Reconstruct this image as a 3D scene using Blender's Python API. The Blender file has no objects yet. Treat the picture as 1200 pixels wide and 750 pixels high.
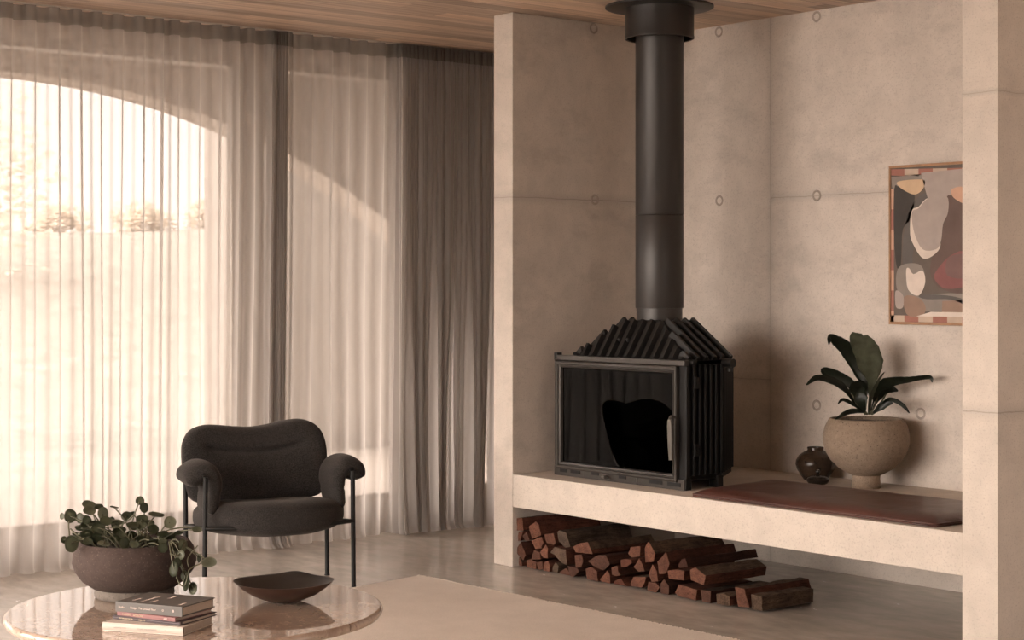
import bpy, bmesh, math, random
from mathutils import Vector, Matrix, noise

random.seed(7)
scene = bpy.context.scene
COL = scene.collection

# ------------------------------------------------------------------ camera, sky, sun, exposure
THETA = math.radians(39.3294)
CAM = Vector((6.7651, -5.5462, 1.4))
cd = bpy.data.cameras.new('camera')
cd.sensor_width = 36.0
cd.lens = 2052.03 / 1200 * 36
cd.shift_y = -(375 - 336.21) / 1200
cd.clip_end = 200
cam = bpy.data.objects.new('camera', cd)
COL.objects.link(cam)
cam.location = CAM
cam.rotation_euler = (math.pi / 2, 0, math.pi / 2 - THETA)
scene.camera = cam

SKY_NORTH, SKY_SOUTH = 2.8, 20.5
SKY_COL = (1.0, 0.87, 0.79)
w = bpy.data.worlds.new('sky')
scene.world = w
w.use_nodes = True
nt = w.node_tree
nt.nodes.clear()
out = nt.nodes.new('ShaderNodeOutputWorld')
bg = nt.nodes.new('ShaderNodeBackground')
geo = nt.nodes.new('ShaderNodeNewGeometry')
dot = nt.nodes.new('ShaderNodeVectorMath'); dot.operation = 'DOT_PRODUCT'
dot.inputs[1].default_value = (0.25, 0.95, 0.0)      # the incoming vector points back at the viewer: bright side of the sky is south
nt.links.new(geo.outputs['Incoming'], dot.inputs[0])
mr = nt.nodes.new('ShaderNodeMapRange')
mr.inputs[1].default_value = 0.0; mr.inputs[2].default_value = 0.9
mr.inputs[3].default_value = SKY_NORTH; mr.inputs[4].default_value = SKY_SOUTH
nt.links.new(dot.outputs['Value'], mr.inputs[0])
nt.links.new(mr.outputs[0], bg.inputs['Strength'])
bg.inputs['Color'].default_value = (*SKY_COL, 1)
nt.links.new(bg.outputs[0], out.inputs[0])

sl = bpy.data.lights.new('sun', 'SUN')
sl.energy = 3.5
sl.angle = math.radians(3)
sl.color = (1.0, 0.88, 0.79)
sun = bpy.data.objects.new('sun', sl)
COL.objects.link(sun)
sun.rotation_euler = Vector((-0.75, -0.3, -0.8)).to_track_quat('-Z', 'Y').to_euler()

vs = scene.view_settings
vs.view_transform = 'Standard'
vs.look = 'None'
vs.exposure = 0.0
vs.gamma = 1.0
vs.use_curve_mapping = False
scene.cycles.use_denoising = True
scene.cycles.max_bounces = 10
scene.cycles.diffuse_bounces = 5
scene.cycles.transmission_bounces = 8
scene.cycles.transparent_max_bounces = 40
scene.cycles.sample_clamp_indirect = 8

# ------------------------------------------------------------------ helpers
def tag(o, label=None, cat=None, group=None, kind=None):
    if label: o['label'] = label
    if cat: o['category'] = cat
    if group: o['group'] = group
    if kind: o['kind'] = kind
    return o

def empty(name, loc=(0, 0, 0), rz=0.0):
    o = bpy.data.objects.new(name, None)
    o.empty_display_size = 0.1
    COL.objects.link(o)
    o.location = loc
    o.rotation_euler = (0, 0, rz)
    return o

def obj(name, bm, mat, parent=None, smooth=False, auto=None):
    bmesh.ops.recalc_face_normals(bm, faces=bm.faces[:])
    me = bpy.data.meshes.new(name)
    bm.to_mesh(me); bm.free()
    mats = mat if isinstance(mat, (list, tuple)) else [mat]
    for m in mats: me.materials.append(m)
    if smooth:
        for p in me.polygons: p.use_smooth = True
        if auto is not None:
            me.set_sharp_from_angle(angle=math.radians(auto))
    o = bpy.data.objects.new(name, me)
    COL.objects.link(o)
    if parent: o.parent = parent
    return o

def add_box(bm, x0, x1, y0, y1, z0, z1, bev=0.0, mat=Matrix.Identity(4), mi=0):
    r = bmesh.ops.create_cube(bm, size=1.0, matrix=mat @ Matrix.Translation(((x0+x1)/2, (y0+y1)/2, (z0+z1)/2)) @ Matrix.Diagonal((x1-x0, y1-y0, z1-z0, 1)))
    vsx = r['verts']
    fs = set(f for v in vsx for f in v.link_faces)
    if bev > 0:
        es = list(set(e for v in vsx for e in v.link_edges))
        rr = bmesh.ops.bevel(bm, geom=es, offset=bev, segments=2, affect='EDGES', profile=0.6)
        fs = set(rr['faces']) | set(f for f in fs if f.is_valid)
    for f in fs: f.material_index = mi
    return fs

def box(name, x0, x1, y0, y1, z0, z1, mat, parent=None, bev=0.0):
    bm = bmesh.new()
    add_box(bm, x0, x1, y0, y1, z0, z1, bev)
    return obj(name, bm, mat, parent)

def add_tube(bm, pts, r, n=12, cap=True):
    pts = [Vector(p) for p in pts]
    rs = r if isinstance(r, (list, tuple)) else [r]*len(pts)
    rings = []
    prev = None
    for i, p in enumerate(pts):
        t = (pts[min(i+1, len(pts)-1)] - pts[max(i-1, 0)]).normalized()
        if prev is None:
            a = Vector((0, 0, 1)) if abs(t.z) < 0.9 else Vector((1, 0, 0))
            nx = t.cross(a).normalized()
        else:
            nx = (prev - t*prev.dot(t)).normalized()
        prev = nx
        ny = t.cross(nx)
        rings.append([bm.verts.new(p + (nx*math.cos(2*math.pi*k/n) + ny*math.sin(2*math.pi*k/n))*rs[i]) for k in range(n)])
    for a, b in zip(rings, rings[1:]):
        for k in range(n):
            bm.faces.new((a[k], a[(k+1) % n], b[(k+1) % n], b[k]))
    if cap:
        bm.faces.new(rings[0][::-1]); bm.faces.new(rings[-1])

def add_lathe(bm, prof, n=64, cx=0, cy=0, closed=False):
    rings = []
    for r, z in prof:
        if r < 1e-6:
            rings.append([bm.verts.new((cx, cy, z))])
        else:
            rings.append([bm.verts.new((cx + r*math.cos(2*math.pi*k/n), cy + r*math.sin(2*math.pi*k/n), z)) for k in range(n)])
    pairs = list(zip(rings, rings[1:]))
    if closed: pairs.append((rings[-1], rings[0]))
    for a, b in pairs:
        for k in range(n):
            k2 = (k+1) % n
            if len(a) == 1 and len(b) == 1: continue
            if len(a) == 1: bm.faces.new((a[0], b[k2], b[k]))
            elif len(b) == 1: bm.faces.new((a[k], a[k2], b[0]))
            else: bm.faces.new((a[k], a[k2], b[k2], b[k]))

def add_prism(bm, poly, z0, z1):
    a = [bm.verts.new((x, y, z0)) for x, y in poly]
    b = [bm.verts.new((x, y, z1)) for x, y in poly]
    n = len(poly)
    bm.faces.new(a[::-1]); bm.faces.new(b)
    for k in range(n): bm.faces.new((a[k], a[(k+1) % n], b[(k+1) % n], b[k]))

def smoothstep(t):
    t = max(0, min(1, t)); return t*t*(3-2*t)

def spline(pts, n):
    """Catmull-Rom through points, n samples per span."""
    pts = [Vector(p) for p in pts]
    res = []
    for i in range(len(pts)-1):
        p0 = pts[max(i-1, 0)]; p1 = pts[i]; p2 = pts[i+1]; p3 = pts[min(i+2, len(pts)-1)]
        for k in range(n):
            t = k/n
            res.append(0.5*((2*p1) + (p2-p0)*t + (2*p0-5*p1+4*p2-p3)*t*t + (3*p1-p0-3*p2+p3)*t**3))
    res.append(pts[-1])
    return res

# camera geometry turned into real points: used once to find where each thing stands
FW = Vector((-math.cos(THETA), math.sin(THETA), 0)); RT = Vector((math.sin(THETA), math.cos(THETA), 0))
def ray(u, v): return FW + RT*(u-600)/2052.03 + Vector((0, 0, 1))*(336.21-v)/2052.03
def at_y(u, v, y):
    d = ray(u, v); return CAM + d*(y-CAM.y)/d.y
def at_depth(u, v, dep): return CAM + ray(u, v)*dep

# ------------------------------------------------------------------ materials
class N:
    """small node builder"""
    def __init__(s, name):
        s.m = bpy.data.materials.new(name); s.m.use_nodes = True
        s.t = s.m.node_tree; s.t.nodes.clear()
        s.out = s.t.nodes.new('ShaderNodeOutputMaterial')
        s.tc = s.t.nodes.new('ShaderNodeTexCoord')
    def n(s, typ, **kw):
        x = s.t.nodes.new('ShaderNode'+typ)
        for k, v in kw.items():
            if k.startswith('i_'):
                key = k[2:]
                x.inputs[int(key) if key.isdigit() else key.replace('_', ' ')].default_value = v
            else: setattr(x, k, v)
        return x
    def l(s, a, b): s.t.links.new(a, b)
    def mapping(s, scale=(1, 1, 1), loc=(0, 0, 0), coord='Object'):
        mp = s.n('Mapping'); mp.inputs['Scale'].default_value = scale; mp.inputs['Location'].default_value = loc
        s.l(s.tc.outputs[coord], mp.inputs[0]); return mp.outputs[0]
    def noise(s, scale, detail=4, rough=0.55, vec=None, dist=0.0):
        x = s.n('TexNoise'); x.inputs['Scale'].default_value = scale; x.inputs['Detail'].default_value = detail
        x.inputs['Roughness'].default_value = rough; x.inputs['Distortion'].default_value = dist
        s.l(vec if vec is not None else s.tc.outputs['Object'], x.inputs['Vector']); return x.outputs['Fac']
    def ramp(s, fac, stops, interp='LINEAR'):
        x = s.n('ValToRGB'); cr = x.color_ramp; cr.interpolation = interp
        while len(cr.elements) < len(stops): cr.elements.new(0.5)
        for e, (p, c) in zip(cr.elements, stops):
            e.position = p; e.color = (*c, 1) if len(c) == 3 else c
        s.l(fac, x.inputs[0]); return x.outputs[0]
    def math(s, op, a, b=None, c=None, clamp=False):
        x = s.n('Math', operation=op, use_clamp=clamp)
        for i, v in enumerate((a, b, c)):
            if v is None: continue
            if isinstance(v, (int, float)): x.inputs[i].default_value = v
            else: s.l(v, x.inputs[i])
        return x.outputs[0]
    def mix(s, fac, a, b, mode='MIX'):
        x = s.n('MixRGB', blend_type=mode)
        for i, v in zip((0, 1, 2), (fac, a, b)):
            if isinstance(v, (int, float)): x.inputs[i].default_value = v
            elif isinstance(v, tuple): x.inputs[i].default_value = (*v, 1)
            else: s.l(v, x.inputs[i])
        return x.outputs[0]
    def bump(s, h, strength=0.2, dist=0.01, prev=None):
        x = s.n('Bump'); x.inputs['Strength'].default_value = strength; x.inputs['Distance'].default_value = dist
        s.l(h, x.inputs['Height'])
        if prev is not None: s.l(prev, x.inputs['Normal'])
        return x.outputs[0]
    def bsdf(s, col, rough=0.5, metal=0.0, normal=None, spec=0.5, **kw):
        p = s.n('BsdfPrincipled')
        for k, v in (('Base Color', col), ('Roughness', rough), ('Metallic', metal), ('Specular IOR Level', spec)):
            if isinstance(v, tuple): p.inputs[k].default_value = (*v, 1)
            elif isinstance(v, (int, float)): p.inputs[k].default_value = v
            else: s.l(v, p.inputs[k])
        for k, v in kw.items(): p.inputs[k.replace('_', ' ')].default_value = v
        if normal is not None: s.l(normal, p.inputs['Normal'])
        s.l(p.outputs[0], s.out.inputs[0]); return p

def plain(name, col, rough=0.5, metal=0.0, var=0.12, scale=30, bump=0.0, spec=0.5, **kw):
    b = N(name)
    f = b.noise(scale, 4)
    c = b.ramp(f, [(0.3, tuple(x*(1-var) for x in col)), (0.7, tuple(min(1, x*(1+var)) for x in col))])
    nrm = b.bump(f, bump, 0.003) if bump else None
    b.bsdf(c, rough, metal, nrm, spec, **kw)
    return b.m

def concrete(name, base=(0.52, 0.46, 0.405), lines=(), rough=0.75, stain=1.0):
    b = N(name)
    f1 = b.noise(1.6, 5, 0.6, b.mapping((1, 1, 0.55)))
    f2 = b.noise(7, 6, 0.65, dist=0.4)
    f3 = b.noise(140, 3, 0.6)
    f4 = b.noise(3.1, 6, 0.7, b.mapping((1, 1, 1.8), (3, 1, 5)))
    k = lambda m: tuple(x*m for x in base)
    c = b.ramp(f1, [(0.32, k(0.78)), (0.5, k(1.0)), (0.68, k(1.10))])
    c = b.mix(0.5, c, b.ramp(f2, [(0.3, k(0.80)), (0.7, k(1.13))]))
    c = b.mix(b.math('MULTIPLY', b.ramp(f4, [(0.52, (0, 0, 0)), (0.72, (1, 1, 1))]), 0.48*stain), c, k(0.58))
    c = b.mix(b.math('MULTIPLY', b.ramp(f3, [(0.54, (0, 0, 0)), (0.68, (1, 1, 1))]), 0.40), c, k(0.52))
    sep = b.n('SeparateXYZ'); b.l(b.tc.outputs['Object'], sep.inputs[0])
    wob = b.noise(9, 3)
    h = f3
    for ax, pos, wdt, gate in lines:         # formwork joints: a dark uneven line, gate = (axis, lo, hi)
        co = sep.outputs['XYZ'.index(ax)]
        d = b.math('ABSOLUTE', b.math('SUBTRACT', b.math('ADD', co, b.math('MULTIPLY', b.math('SUBTRACT', wob, 0.5), 0.012)), pos))
        msk = b.math('SUBTRACT', 1.0, b.math('DIVIDE', d, wdt), clamp=True)
        halo = b.math('MULTIPLY', b.math('SUBTRACT', 1.0, b.math('DIVIDE', d, wdt*9), clamp=True), b.math('MULTIPLY', f2, 0.75))
        msk = b.math('MAXIMUM', b.math('MULTIPLY', msk, b.math('ADD', 0.3, b.math('MULTIPLY', f2, 0.9))), b.math('MULTIPLY', halo, 0.7))
        if gate:
            g = sep.outputs['XYZ'.index(gate[0])]
            msk = b.math('MULTIPLY', msk, b.math('MULTIPLY', b.math('GREATER_THAN', g, gate[1]), b.math('LESS_THAN', g, gate[2])))
        c = b.mix(b.math('MULTIPLY', msk, 0.9, clamp=True), c, k(0.32))
    nrm = b.bump(f3, 0.25, 0.002)
    nrm = b.bump(f2, 0.12, 0.01, nrm)
    b.bsdf(c, rough, 0, nrm, 0.35)
    return b.m

def fabric_curtain(name, t0, col):
    """sheer weave: what passes straight through falls as the cloth turns edge on"""
    b = N(name)
    fw = b.noise(1.0, 3, 0.6, b.mapping((60, 60, 900)))
    fv = b.noise(1.0, 3, 0.6, b.mapping((700, 700, 40)))
    fl = b.noise(2.2, 3, 0.5)
    wv = b.math('ADD', b.math('MULTIPLY', fw, 0.5), b.math('MULTIPLY', fv, 0.5))
    lw = b.n('LayerWeight'); lw.inputs['Blend'].default_value = 0.5
    cosv = b.math('MAXIMUM', b.math('SUBTRACT', 1.0, lw.outputs['Facing']), 0.1)
    base = b.math('ADD', t0-0.1, b.math('MULTIPLY', wv, 0.2), clamp=True)
    T = b.math('POWER', b.math('MAXIMUM', base, 0.01), b.math('DIVIDE', 1.0, cosv))
    tr = b.n('BsdfTransparent')
    c = b.mix(wv, tuple(x*0.9 for x in col), tuple(min(1, x*1.06) for x in col))
    tl = b.n('BsdfTranslucent'); b.l(c, tl.inputs['Color'])
    df = b.n('BsdfDiffuse'); b.l(c, df.inputs['Color'])
    m1 = b.n('MixShader'); m1.inputs[0].default_value = 0.38
    b.l(tl.outputs[0], m1.inputs[1]); b.l(df.outputs[0], m1.inputs[2])
    m2 = b.n('MixShader'); b.l(T, m2.inputs[0])
    b.l(m1.outputs[0], m2.inputs[1]); b.l(tr.outputs[0], m2.inputs[2])
    b.l(m2.outputs[0], b.out.inputs[0])
    return b.m

def glass_mat(name, tint, refl=1.0, rough=0.0):
    b = N(name)
    tr = b.n('BsdfTransparent'); tr.inputs['Color'].default_value = (*tint, 1)
    gl = b.n('BsdfGlossy'); gl.inputs['Roughness'].default_value = rough
    fr = b.n('Fresnel'); fr.inputs['IOR'].default_value = 1.45
    geo = b.n('NewGeometry')
    fac = b.math('MULTIPLY', b.math('MULTIPLY', fr.outputs[0], refl), b.math('SUBTRACT', 1.0, geo.outputs['Backfacing']))
    mx = b.n('MixShader'); b.l(fac, mx.inputs[0]); b.l(tr.outputs[0], mx.inputs[1]); b.l(gl.outputs[0], mx.inputs[2])
    b.l(mx.outputs[0], b.out.inputs[0])
    return b.m

def wood_boards(name):
    b = N(name)
    sep = b.n('SeparateXYZ'); b.l(b.tc.outputs['Object'], sep.inputs[0])
    bw = 0.115
    xi = b.math('FLOOR', b.math('DIVIDE', sep.outputs[0], bw))
    wn = b.n('TexWhiteNoise', noise_dimensions='1D'); b.l(xi, wn.inputs['W'])
    yi = b.math('FLOOR', b.math('DIVIDE', b.math('ADD', sep.outputs[1], b.math('MULTIPLY', wn.outputs[0], 7.0)), 2.3))
    wn2 = b.n('TexWhiteNoise', noise_dimensions='2D')
    cmb = b.n('CombineXYZ'); b.l(xi, cmb.inputs[0]); b.l(yi, cmb.inputs[1]); b.l(cmb.outputs[0], wn2.inputs['Vector'])
    add = b.n('VectorMath', operation='ADD')
    cm2 = b.n('CombineXYZ'); b.l(b.math('MULTIPLY', wn2.outputs[0], 37.0), cm2.inputs[0]); b.l(b.math('MULTIPLY', wn2.outputs[0], 11.0), cm2.inputs[1])
    b.l(b.tc.outputs['Object'], add.inputs[0]); b.l(cm2.outputs[0], add.inputs[1])
    mp = b.n('Mapping'); mp.inputs['Scale'].default_value = (22, 0.9, 22); b.l(add.outputs[0], mp.inputs[0])
    gr = b.noise(1.6, 5, 0.6, mp.outputs[0], dist=0.6)
    c = b.ramp(gr, [(0.3, (0.36, 0.258, 0.19)), (0.52, (0.53, 0.40, 0.305)), (0.75, (0.66, 0.52, 0.41))])
    tone = b.ramp(wn2.outputs[0], [(0, (0.62, 0.62, 0.62)), (0.5, (0.95, 0.95, 0.95)), (1, (1.25, 1.22, 1.18))])
    c = b.mix(1.0, c, tone, 'MULTIPLY')
    fx = b.math('FRACT', b.math('DIVIDE', sep.outputs[0], bw))
    edge = b.math('LESS_THAN', fx, 0.022)
    c = b.mix(b.math('MULTIPLY', edge, 0.75), c, (0.05, 0.03, 0.02))
    b.bsdf(c, 0.5, 0, b.bump(gr, 0.08, 0.002), 0.4)
    return b.m

M = {}
M['conc_back'] = concrete('concrete_back', (0.585, 0.52, 0.46), [('X', 0.694, 0.004, None), ('Z', 1.853, 0.004, ('X', 0.694, 9)), ('Z', 0.925, 0.004, ('X', -9, 0.694))])
M['conc_left'] = concrete('concrete_left', (0.50, 0.44, 0.385), [('Z', 1.85, 0.0045, None)])
M['conc_pillar'] = concrete('concrete_pillar', (0.52, 0.46, 0.40), [('Z', 0.928, 0.0045, None), ('Z', 2.133, 0.002, None)], stain=0.5)
M['conc_bench'] = concrete('concrete_bench', (0.52, 0.46, 0.40), stain=0.45)
M['conc'] = concrete('concrete_plain', (0.48, 0.42, 0.37))
M['conc_dark'] = concrete('concrete_room', (0.42, 0.37, 0.325))
M['plug'] = concrete('concrete_plug', (0.36, 0.31, 0.27))
M['wood_ceiling'] = wood_boards('timber_ceiling')

b = N('polished_concrete_floor')
f1 = b.noise(1.2, 6, 0.6, dist=0.5); f2 = b.noise(5, 6, 0.65, b.mapping((1, 2.2, 1))); f3 = b.noise(120, 3)
c = b.ramp(f1, [(0.3, (0.30, 0.265, 0.23)), (0.5, (0.40, 0.355, 0.31)), (0.7, (0.50, 0.445, 0.39))])
c = b.mix(0.45, c, b.ramp(f2, [(0.3, (0.27, 0.24, 0.21)), (0.7, (0.50, 0.445, 0.39))]))
c = b.mix(b.math('MULTIPLY', b.ramp(f3, [(0.6, (0, 0, 0)), (0.75, (1, 1, 1))]), 0.2), c, (0.2, 0.17, 0.15))
b.bsdf(c, b.math('ADD', 0.12, b.math('MULTIPLY', f2, 0.22)), 0, b.bump(f1, 0.06, 0.02), 0.85)
M['floor'] = b.m

M['curtain'] = fabric_curtain('sheer_linen', 0.46, (0.56, 0.52, 0.49))
M['tape'] = fabric_curtain('curtain_heading', 0.17, (0.25, 0.232, 0.215))
M['black_metal'] = plain('black_cast_iron', (0.0078, 0.007, 0.0064), 0.5, 0.0, 0.2, 90, 0.05, 0.35)
M['body_iron'] = plain('stove_body_iron', (0.0045, 0.004, 0.0038), 0.55, 0.0, 0.2, 90, 0.05, 0.25)
M['flue_metal'] = plain('matt_black_steel', (0.030, 0.027, 0.025), 0.42, 0.35, 0.06, 8, 0, 0.5)
M['door_metal'] = plain('grey_brown_steel', (0.040, 0.0345, 0.030), 0.38, 0.3, 0.1, 40, 0, 0.5)
M['handle_metal'] = plain('brushed_steel', (0.12, 0.108, 0.096), 0.42, 0.6, 0.08, 40)
M['void'] = plain('slot_shade', (0.006, 0.005, 0.005), 0.9, 0, 0.1, 30)  # near black colour standing for the shade inside the stove's vent slots
M['stove_glass'] = glass_mat('smoked_stove_glass', (0.10, 0.09, 0.085), 0.30, 0.0)
M['window_glass'] = glass_mat('window_glass', (0.93, 0.93, 0.92), 0.6)
M['frame_alu'] = plain('window_frame_paint', (0.42, 0.37, 0.32), 0.5)
M['chair_steel'] = plain('chair_frame_black', (0.006, 0.0055, 0.005), 0.55, 0.0, 0.08, 40, 0, 0.25)

b = N('charcoal_wool')
f = b.noise(210, 4, 0.75); g = b.noise(9, 4)
c = b.ramp(f, [(0.36, (0.003, 0.0027, 0.0026)), (0.64, (0.046, 0.041, 0.038))])
c = b.mix(0.3, c, b.ramp(g, [(0.3, (0.014, 0.0125, 0.012)), (0.7, (0.024, 0.021, 0.020))]))
p = b.bsdf(c, 0.95, 0, b.bump(f, 0.5, 0.002), 0.15)
p.inputs['Sheen Weight'].default_value = 0.10; p.inputs['Sheen Roughness'].default_value = 0.5
p.inputs['Sheen Tint'].default_value = (0.7, 0.62, 0.56, 1)
M['wool'] = b.m

b = N('oxblood_leather')
f = b.noise(130, 4, 0.6); g = b.noise(4, 5, 0.6, dist=0.8)
c = b.ramp(g, [(0.3, (0.042, 0.0150, 0.0108)), (0.7, (0.080, 0.030, 0.021))])
b.bsdf(c, b.math('ADD', 0.27, b.math('MULTIPLY', g, 0.2)), 0, b.bump(g, 0.25, 0.02, b.bump(f, 0.12, 0.002)), 0.5)
M['leather'] = b.m

def pot_mat(name, c0, c1, speck, rough=0.9, sc=1.0, bmp=0.5):
    b = N(name)
    f = b.noise(60*sc, 5, 0.7); g = b.noise(4*sc, 5, 0.6); s_ = b.noise(190*sc, 2, 0.5)
    c = b.mix(0.5, b.ramp(f, [(0.35, c0), (0.65, c1)]), b.ramp(g, [(0.3, c0), (0.7, c1)]))
    c = b.mix(b.ramp(s_, [(0.62, (0, 0, 0)), (0.70, (1, 1, 1))]), c, speck)
    b.bsdf(c, rough, 0, b.bump(f, bmp, 0.004), 0.3)
    return b.m
M['pot_dark'] = pot_mat('rough_umber_clay', (0.030, 0.0195, 0.0165), (0.060, 0.041, 0.034), (0.085, 0.062, 0.052), 0.9, 1.0, 0.45)
M['pot_foot'] = pot_mat('grey_sandy_clay', (0.065, 0.054, 0.046), (0.150, 0.128, 0.108), (0.03, 0.025, 0.02), 0.95)
M['pot_sand'] = pot_mat('speckled_sand_clay', (0.165, 0.122, 0.088), (0.275, 0.210, 0.155), (0.06, 0.042, 0.03), 0.85, 1.0, 0.3)
M['glaze'] = pot_mat('brown_black_glaze', (0.014, 0.009, 0.006), (0.055, 0.035, 0.023), (0.012, 0.009, 0.007), 0.25, 0.25, 0.1)
M['glaze_dark'] = plain('dark_gloss_glaze', (0.014, 0.011, 0.009), 0.16, 0, 0.3, 30)
M['soil'] = plain('soil', (0.03, 0.022, 0.016), 0.95, 0, 0.4, 60, 0.8)
M['bowl_out'] = plain('dark_turned_wood', (0.050, 0.024, 0.0165), 0.38, 0, 0.3, 14)
M['bowl_in'] = plain('blackened_wood', (0.018, 0.0155, 0.014), 0.5, 0, 0.2, 20)

def leaf_mat(name, c0, c1, rough=0.4):
    b = N(name)
    f = b.noise(25, 4)
    c = b.ramp(f, [(0.3, c0), (0.7, c1)])
    p = b.bsdf(c, rough, 0, b.bump(f, 0.15, 0.003), 0.45)
    tl = b.n('BsdfTranslucent'); b.l(c, tl.inputs[0])
    mx = b.n('MixShader'); mx.inputs[0].default_value = 0.18
    b.l(p.outputs[0], mx.inputs[1]); b.l(tl.outputs[0], mx.inputs[2]); b.l(mx.outputs[0], b.out.inputs[0])
    return b.m
M['leaf'] = leaf_mat('coin_leaf_green', (0.085, 0.094, 0.058), (0.155, 0.162, 0.105))
M['leaf_pale'] = leaf_mat('coin_leaf_pale', (0.17, 0.178, 0.118), (0.25, 0.255, 0.18))
M['leaf_deep'] = leaf_mat('coin_leaf_deep', (0.046, 0.053, 0.030), (0.085, 0.094, 0.054))
M['stem'] = plain('plant_stem', (0.085, 0.080, 0.045), 0.6)
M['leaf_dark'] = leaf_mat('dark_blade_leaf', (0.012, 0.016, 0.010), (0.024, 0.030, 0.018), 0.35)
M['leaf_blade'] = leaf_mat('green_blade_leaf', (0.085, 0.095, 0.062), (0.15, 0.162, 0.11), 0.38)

b = N('beige_marble')
f1 = b.noise(3.5, 8, 0.65, dist=1.2); f2 = b.noise(18, 6, 0.7, dist=0.6); f3 = b.noise(75, 3)
c = b.ramp(f1, [(0.3, (0.24, 0.17, 0.13)), (0.5, (0.36, 0.275, 0.215)), (0.7, (0.46, 0.37, 0.30))])
c = b.mix(0.5, c, b.ramp(f2, [(0.32, (0.20, 0.13, 0.095)), (0.55, (0.38, 0.29, 0.23)), (0.75, (0.5, 0.41, 0.34))]))
c = b.mix(b.math('MULTIPLY', b.ramp(f3, [(0.60, (0, 0, 0)), (0.70, (1, 1, 1))]), 0.75), c, (0.10, 0.06, 0.042))
f5 = b.noise(38, 5, 0.7, b.mapping((1, 2.6, 1)), dist=0.5)
c = b.mix(b.math('MULTIPLY', b.ramp(f5, [(0.56, (0, 0, 0)), (0.70, (1, 1, 1))]), 0.28), c, (0.60, 0.50, 0.42))
b.bsdf(c, b.math('ADD', 0.015, b.math('MULTIPLY', f2, 0.04)), 0, b.bump(f1, 0.015, 0.01), 0.95, Coat_Weight=0.30, Coat_Roughness=0.02, Coat_IOR=1.5)
M['marble'] = b.m

b = N('woven_rug')
f = b.noise(260, 3, 0.7); g = b.noise(6, 5, 0.6)
wv = b.n('TexWave', wave_type='BANDS', bands_direction='Y'); wv.inputs['Scale'].default_value = 75; wv.inputs['Distortion'].default_value = 2
b.l(b.tc.outputs['Object'], wv.inputs['Vector'])
c = b.ramp(f, [(0.3, (0.40, 0.345, 0.30)), (0.7, (0.80, 0.705, 0.62))])
c = b.mix(0.35, c, b.ramp(g, [(0.3, (0.52, 0.45, 0.39)), (0.7, (0.68, 0.60, 0.525))]))
b.bsdf(c, 0.95, 0, b.bump(wv.outputs['Fac'], 0.4, 0.003, b.bump(f, 0.5, 0.004)), 0.1)
M['rug'] = b.m
M['fringe'] = plain('rug_fringe', (0.66, 0.58, 0.50), 0.95)

def wood_cut(name, c0, c1, along='Y', rough=0.85, dark=(0.012, 0.006, 0.004)):
    """split timber: fibres along the log on its sides, blotches and checks on its cut ends"""
    b = N(name)
    info = b.n('ObjectInfo')
    off = b.n('VectorMath', operation='ADD'); b.l(b.tc.outputs['Object'], off.inputs[0])
    cb = b.n('CombineXYZ'); r9 = b.math('MULTIPLY', info.outputs['Random'], 9.0)
    for k in range(3): b.l(r9, cb.inputs[k])
    b.l(cb.outputs[0], off.inputs[1])
    mp = b.n('Mapping'); mp.inputs['Scale'].default_value = (46, 4, 46) if along == 'Y' else (26, 26, 44); b.l(off.outputs[0], mp.inputs[0])
    f = b.noise(1.4, 7, 0.7, mp.outputs[0], dist=0.9); g = b.noise(13, 5, 0.65, off.outputs[0])
    ck = b.noise(2.0, 3, 0.5, mp.outputs[0], dist=2.0)
    c = b.ramp(f, [(0.3, c0), (0.7, c1)])
    c = b.mix(0.5, c, b.ramp(g, [(0.35, c0), (0.65, c1)]))
    tone = b.ramp(info.outputs['Random'], [(0, (0.55, 0.56, 0.58)), (0.5, (0.95, 0.90, 0.87)), (1, (1.25, 1.12, 1.05))])
    c = b.mix(1.0, c, tone, 'MULTIPLY')
    crack = b.ramp(b.math('ABSOLUTE', b.math('SUBTRACT', ck, 0.5)), [(0.0, (1, 1, 1)), (0.035, (0, 0, 0))])
    c = b.mix(b.math('MULTIPLY', crack, 0.75), c, dark)
    b.bsdf(c, rough, 0, b.bump(f, 0.9, 0.008), 0.15)
    return b.m
M['log_end'] = wood_cut('log_end_grain', (0.052, 0.022, 0.015), (0.165, 0.080, 0.054), 'N')
M['log_side'] = wood_cut('log_split_side', (0.036, 0.013, 0.009), (0.120, 0.050, 0.033))
M['log_bark'] = wood_cut('log_bark', (0.022, 0.014, 0.010), (0.150, 0.105, 0.074), 'Y', 0.95)
M['log_grey'] = wood_cut('log_weathered_end', (0.040, 0.026, 0.019), (0.130, 0.092, 0.068), 'N')
M['frame_oak'] = plain('thin_oak_frame', (0.30, 0.155, 0.075), 0.45, 0, 0.2, 20)
M['pages'] = plain('book_pages', (0.38, 0.31, 0.255), 0.9, 0, 0.08, 300)

# ------------------------------------------------------------------ the setting
HS, HB, ZC, D, W, PL, PR_ = 0.4638, 0.3003, 2.773, 1.1326, 2.6975, 0.149, 0.1606
def struct(o): return tag(o, kind='structure')

struct(box('floor', -1.75, 8.6, -7.3, 2.7, -0.12, 0.0, M['floor']))
struct(box('ceiling', -1.75, 8.6, -7.3, 2.7, ZC, ZC+0.14, M['wood_ceiling']))
wl = struct(box('wall_left', -PL, 0.0, 0.0, D+0.15, 0.0, ZC, M['conc_left'], bev=0.004))
wb = struct(box('wall_back', 0.0, W, D, D+0.15, 0.0, ZC, M['conc_back']))
wr = struct(box('wall_right', W, W+PR_, 0.0, D+0.15, 0.0, ZC, M['conc_pillar'], bev=0.004))
bench = box('concrete_bench', 0.0, W, 0.003, D, HB, HS, M['conc_bench'], bev=0.003)
tag(bench, 'pale cast concrete bench spanning the niche under the stove', 'bench')
struct(box('wall_north', -1.75, 8.6, 2.55, 2.7, 0.0, ZC, M['conc']))
struct(box('wall_east', 8.45, 8.6, -7.3, -3.2, 0.0, ZC, M['conc_dark']))

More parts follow.
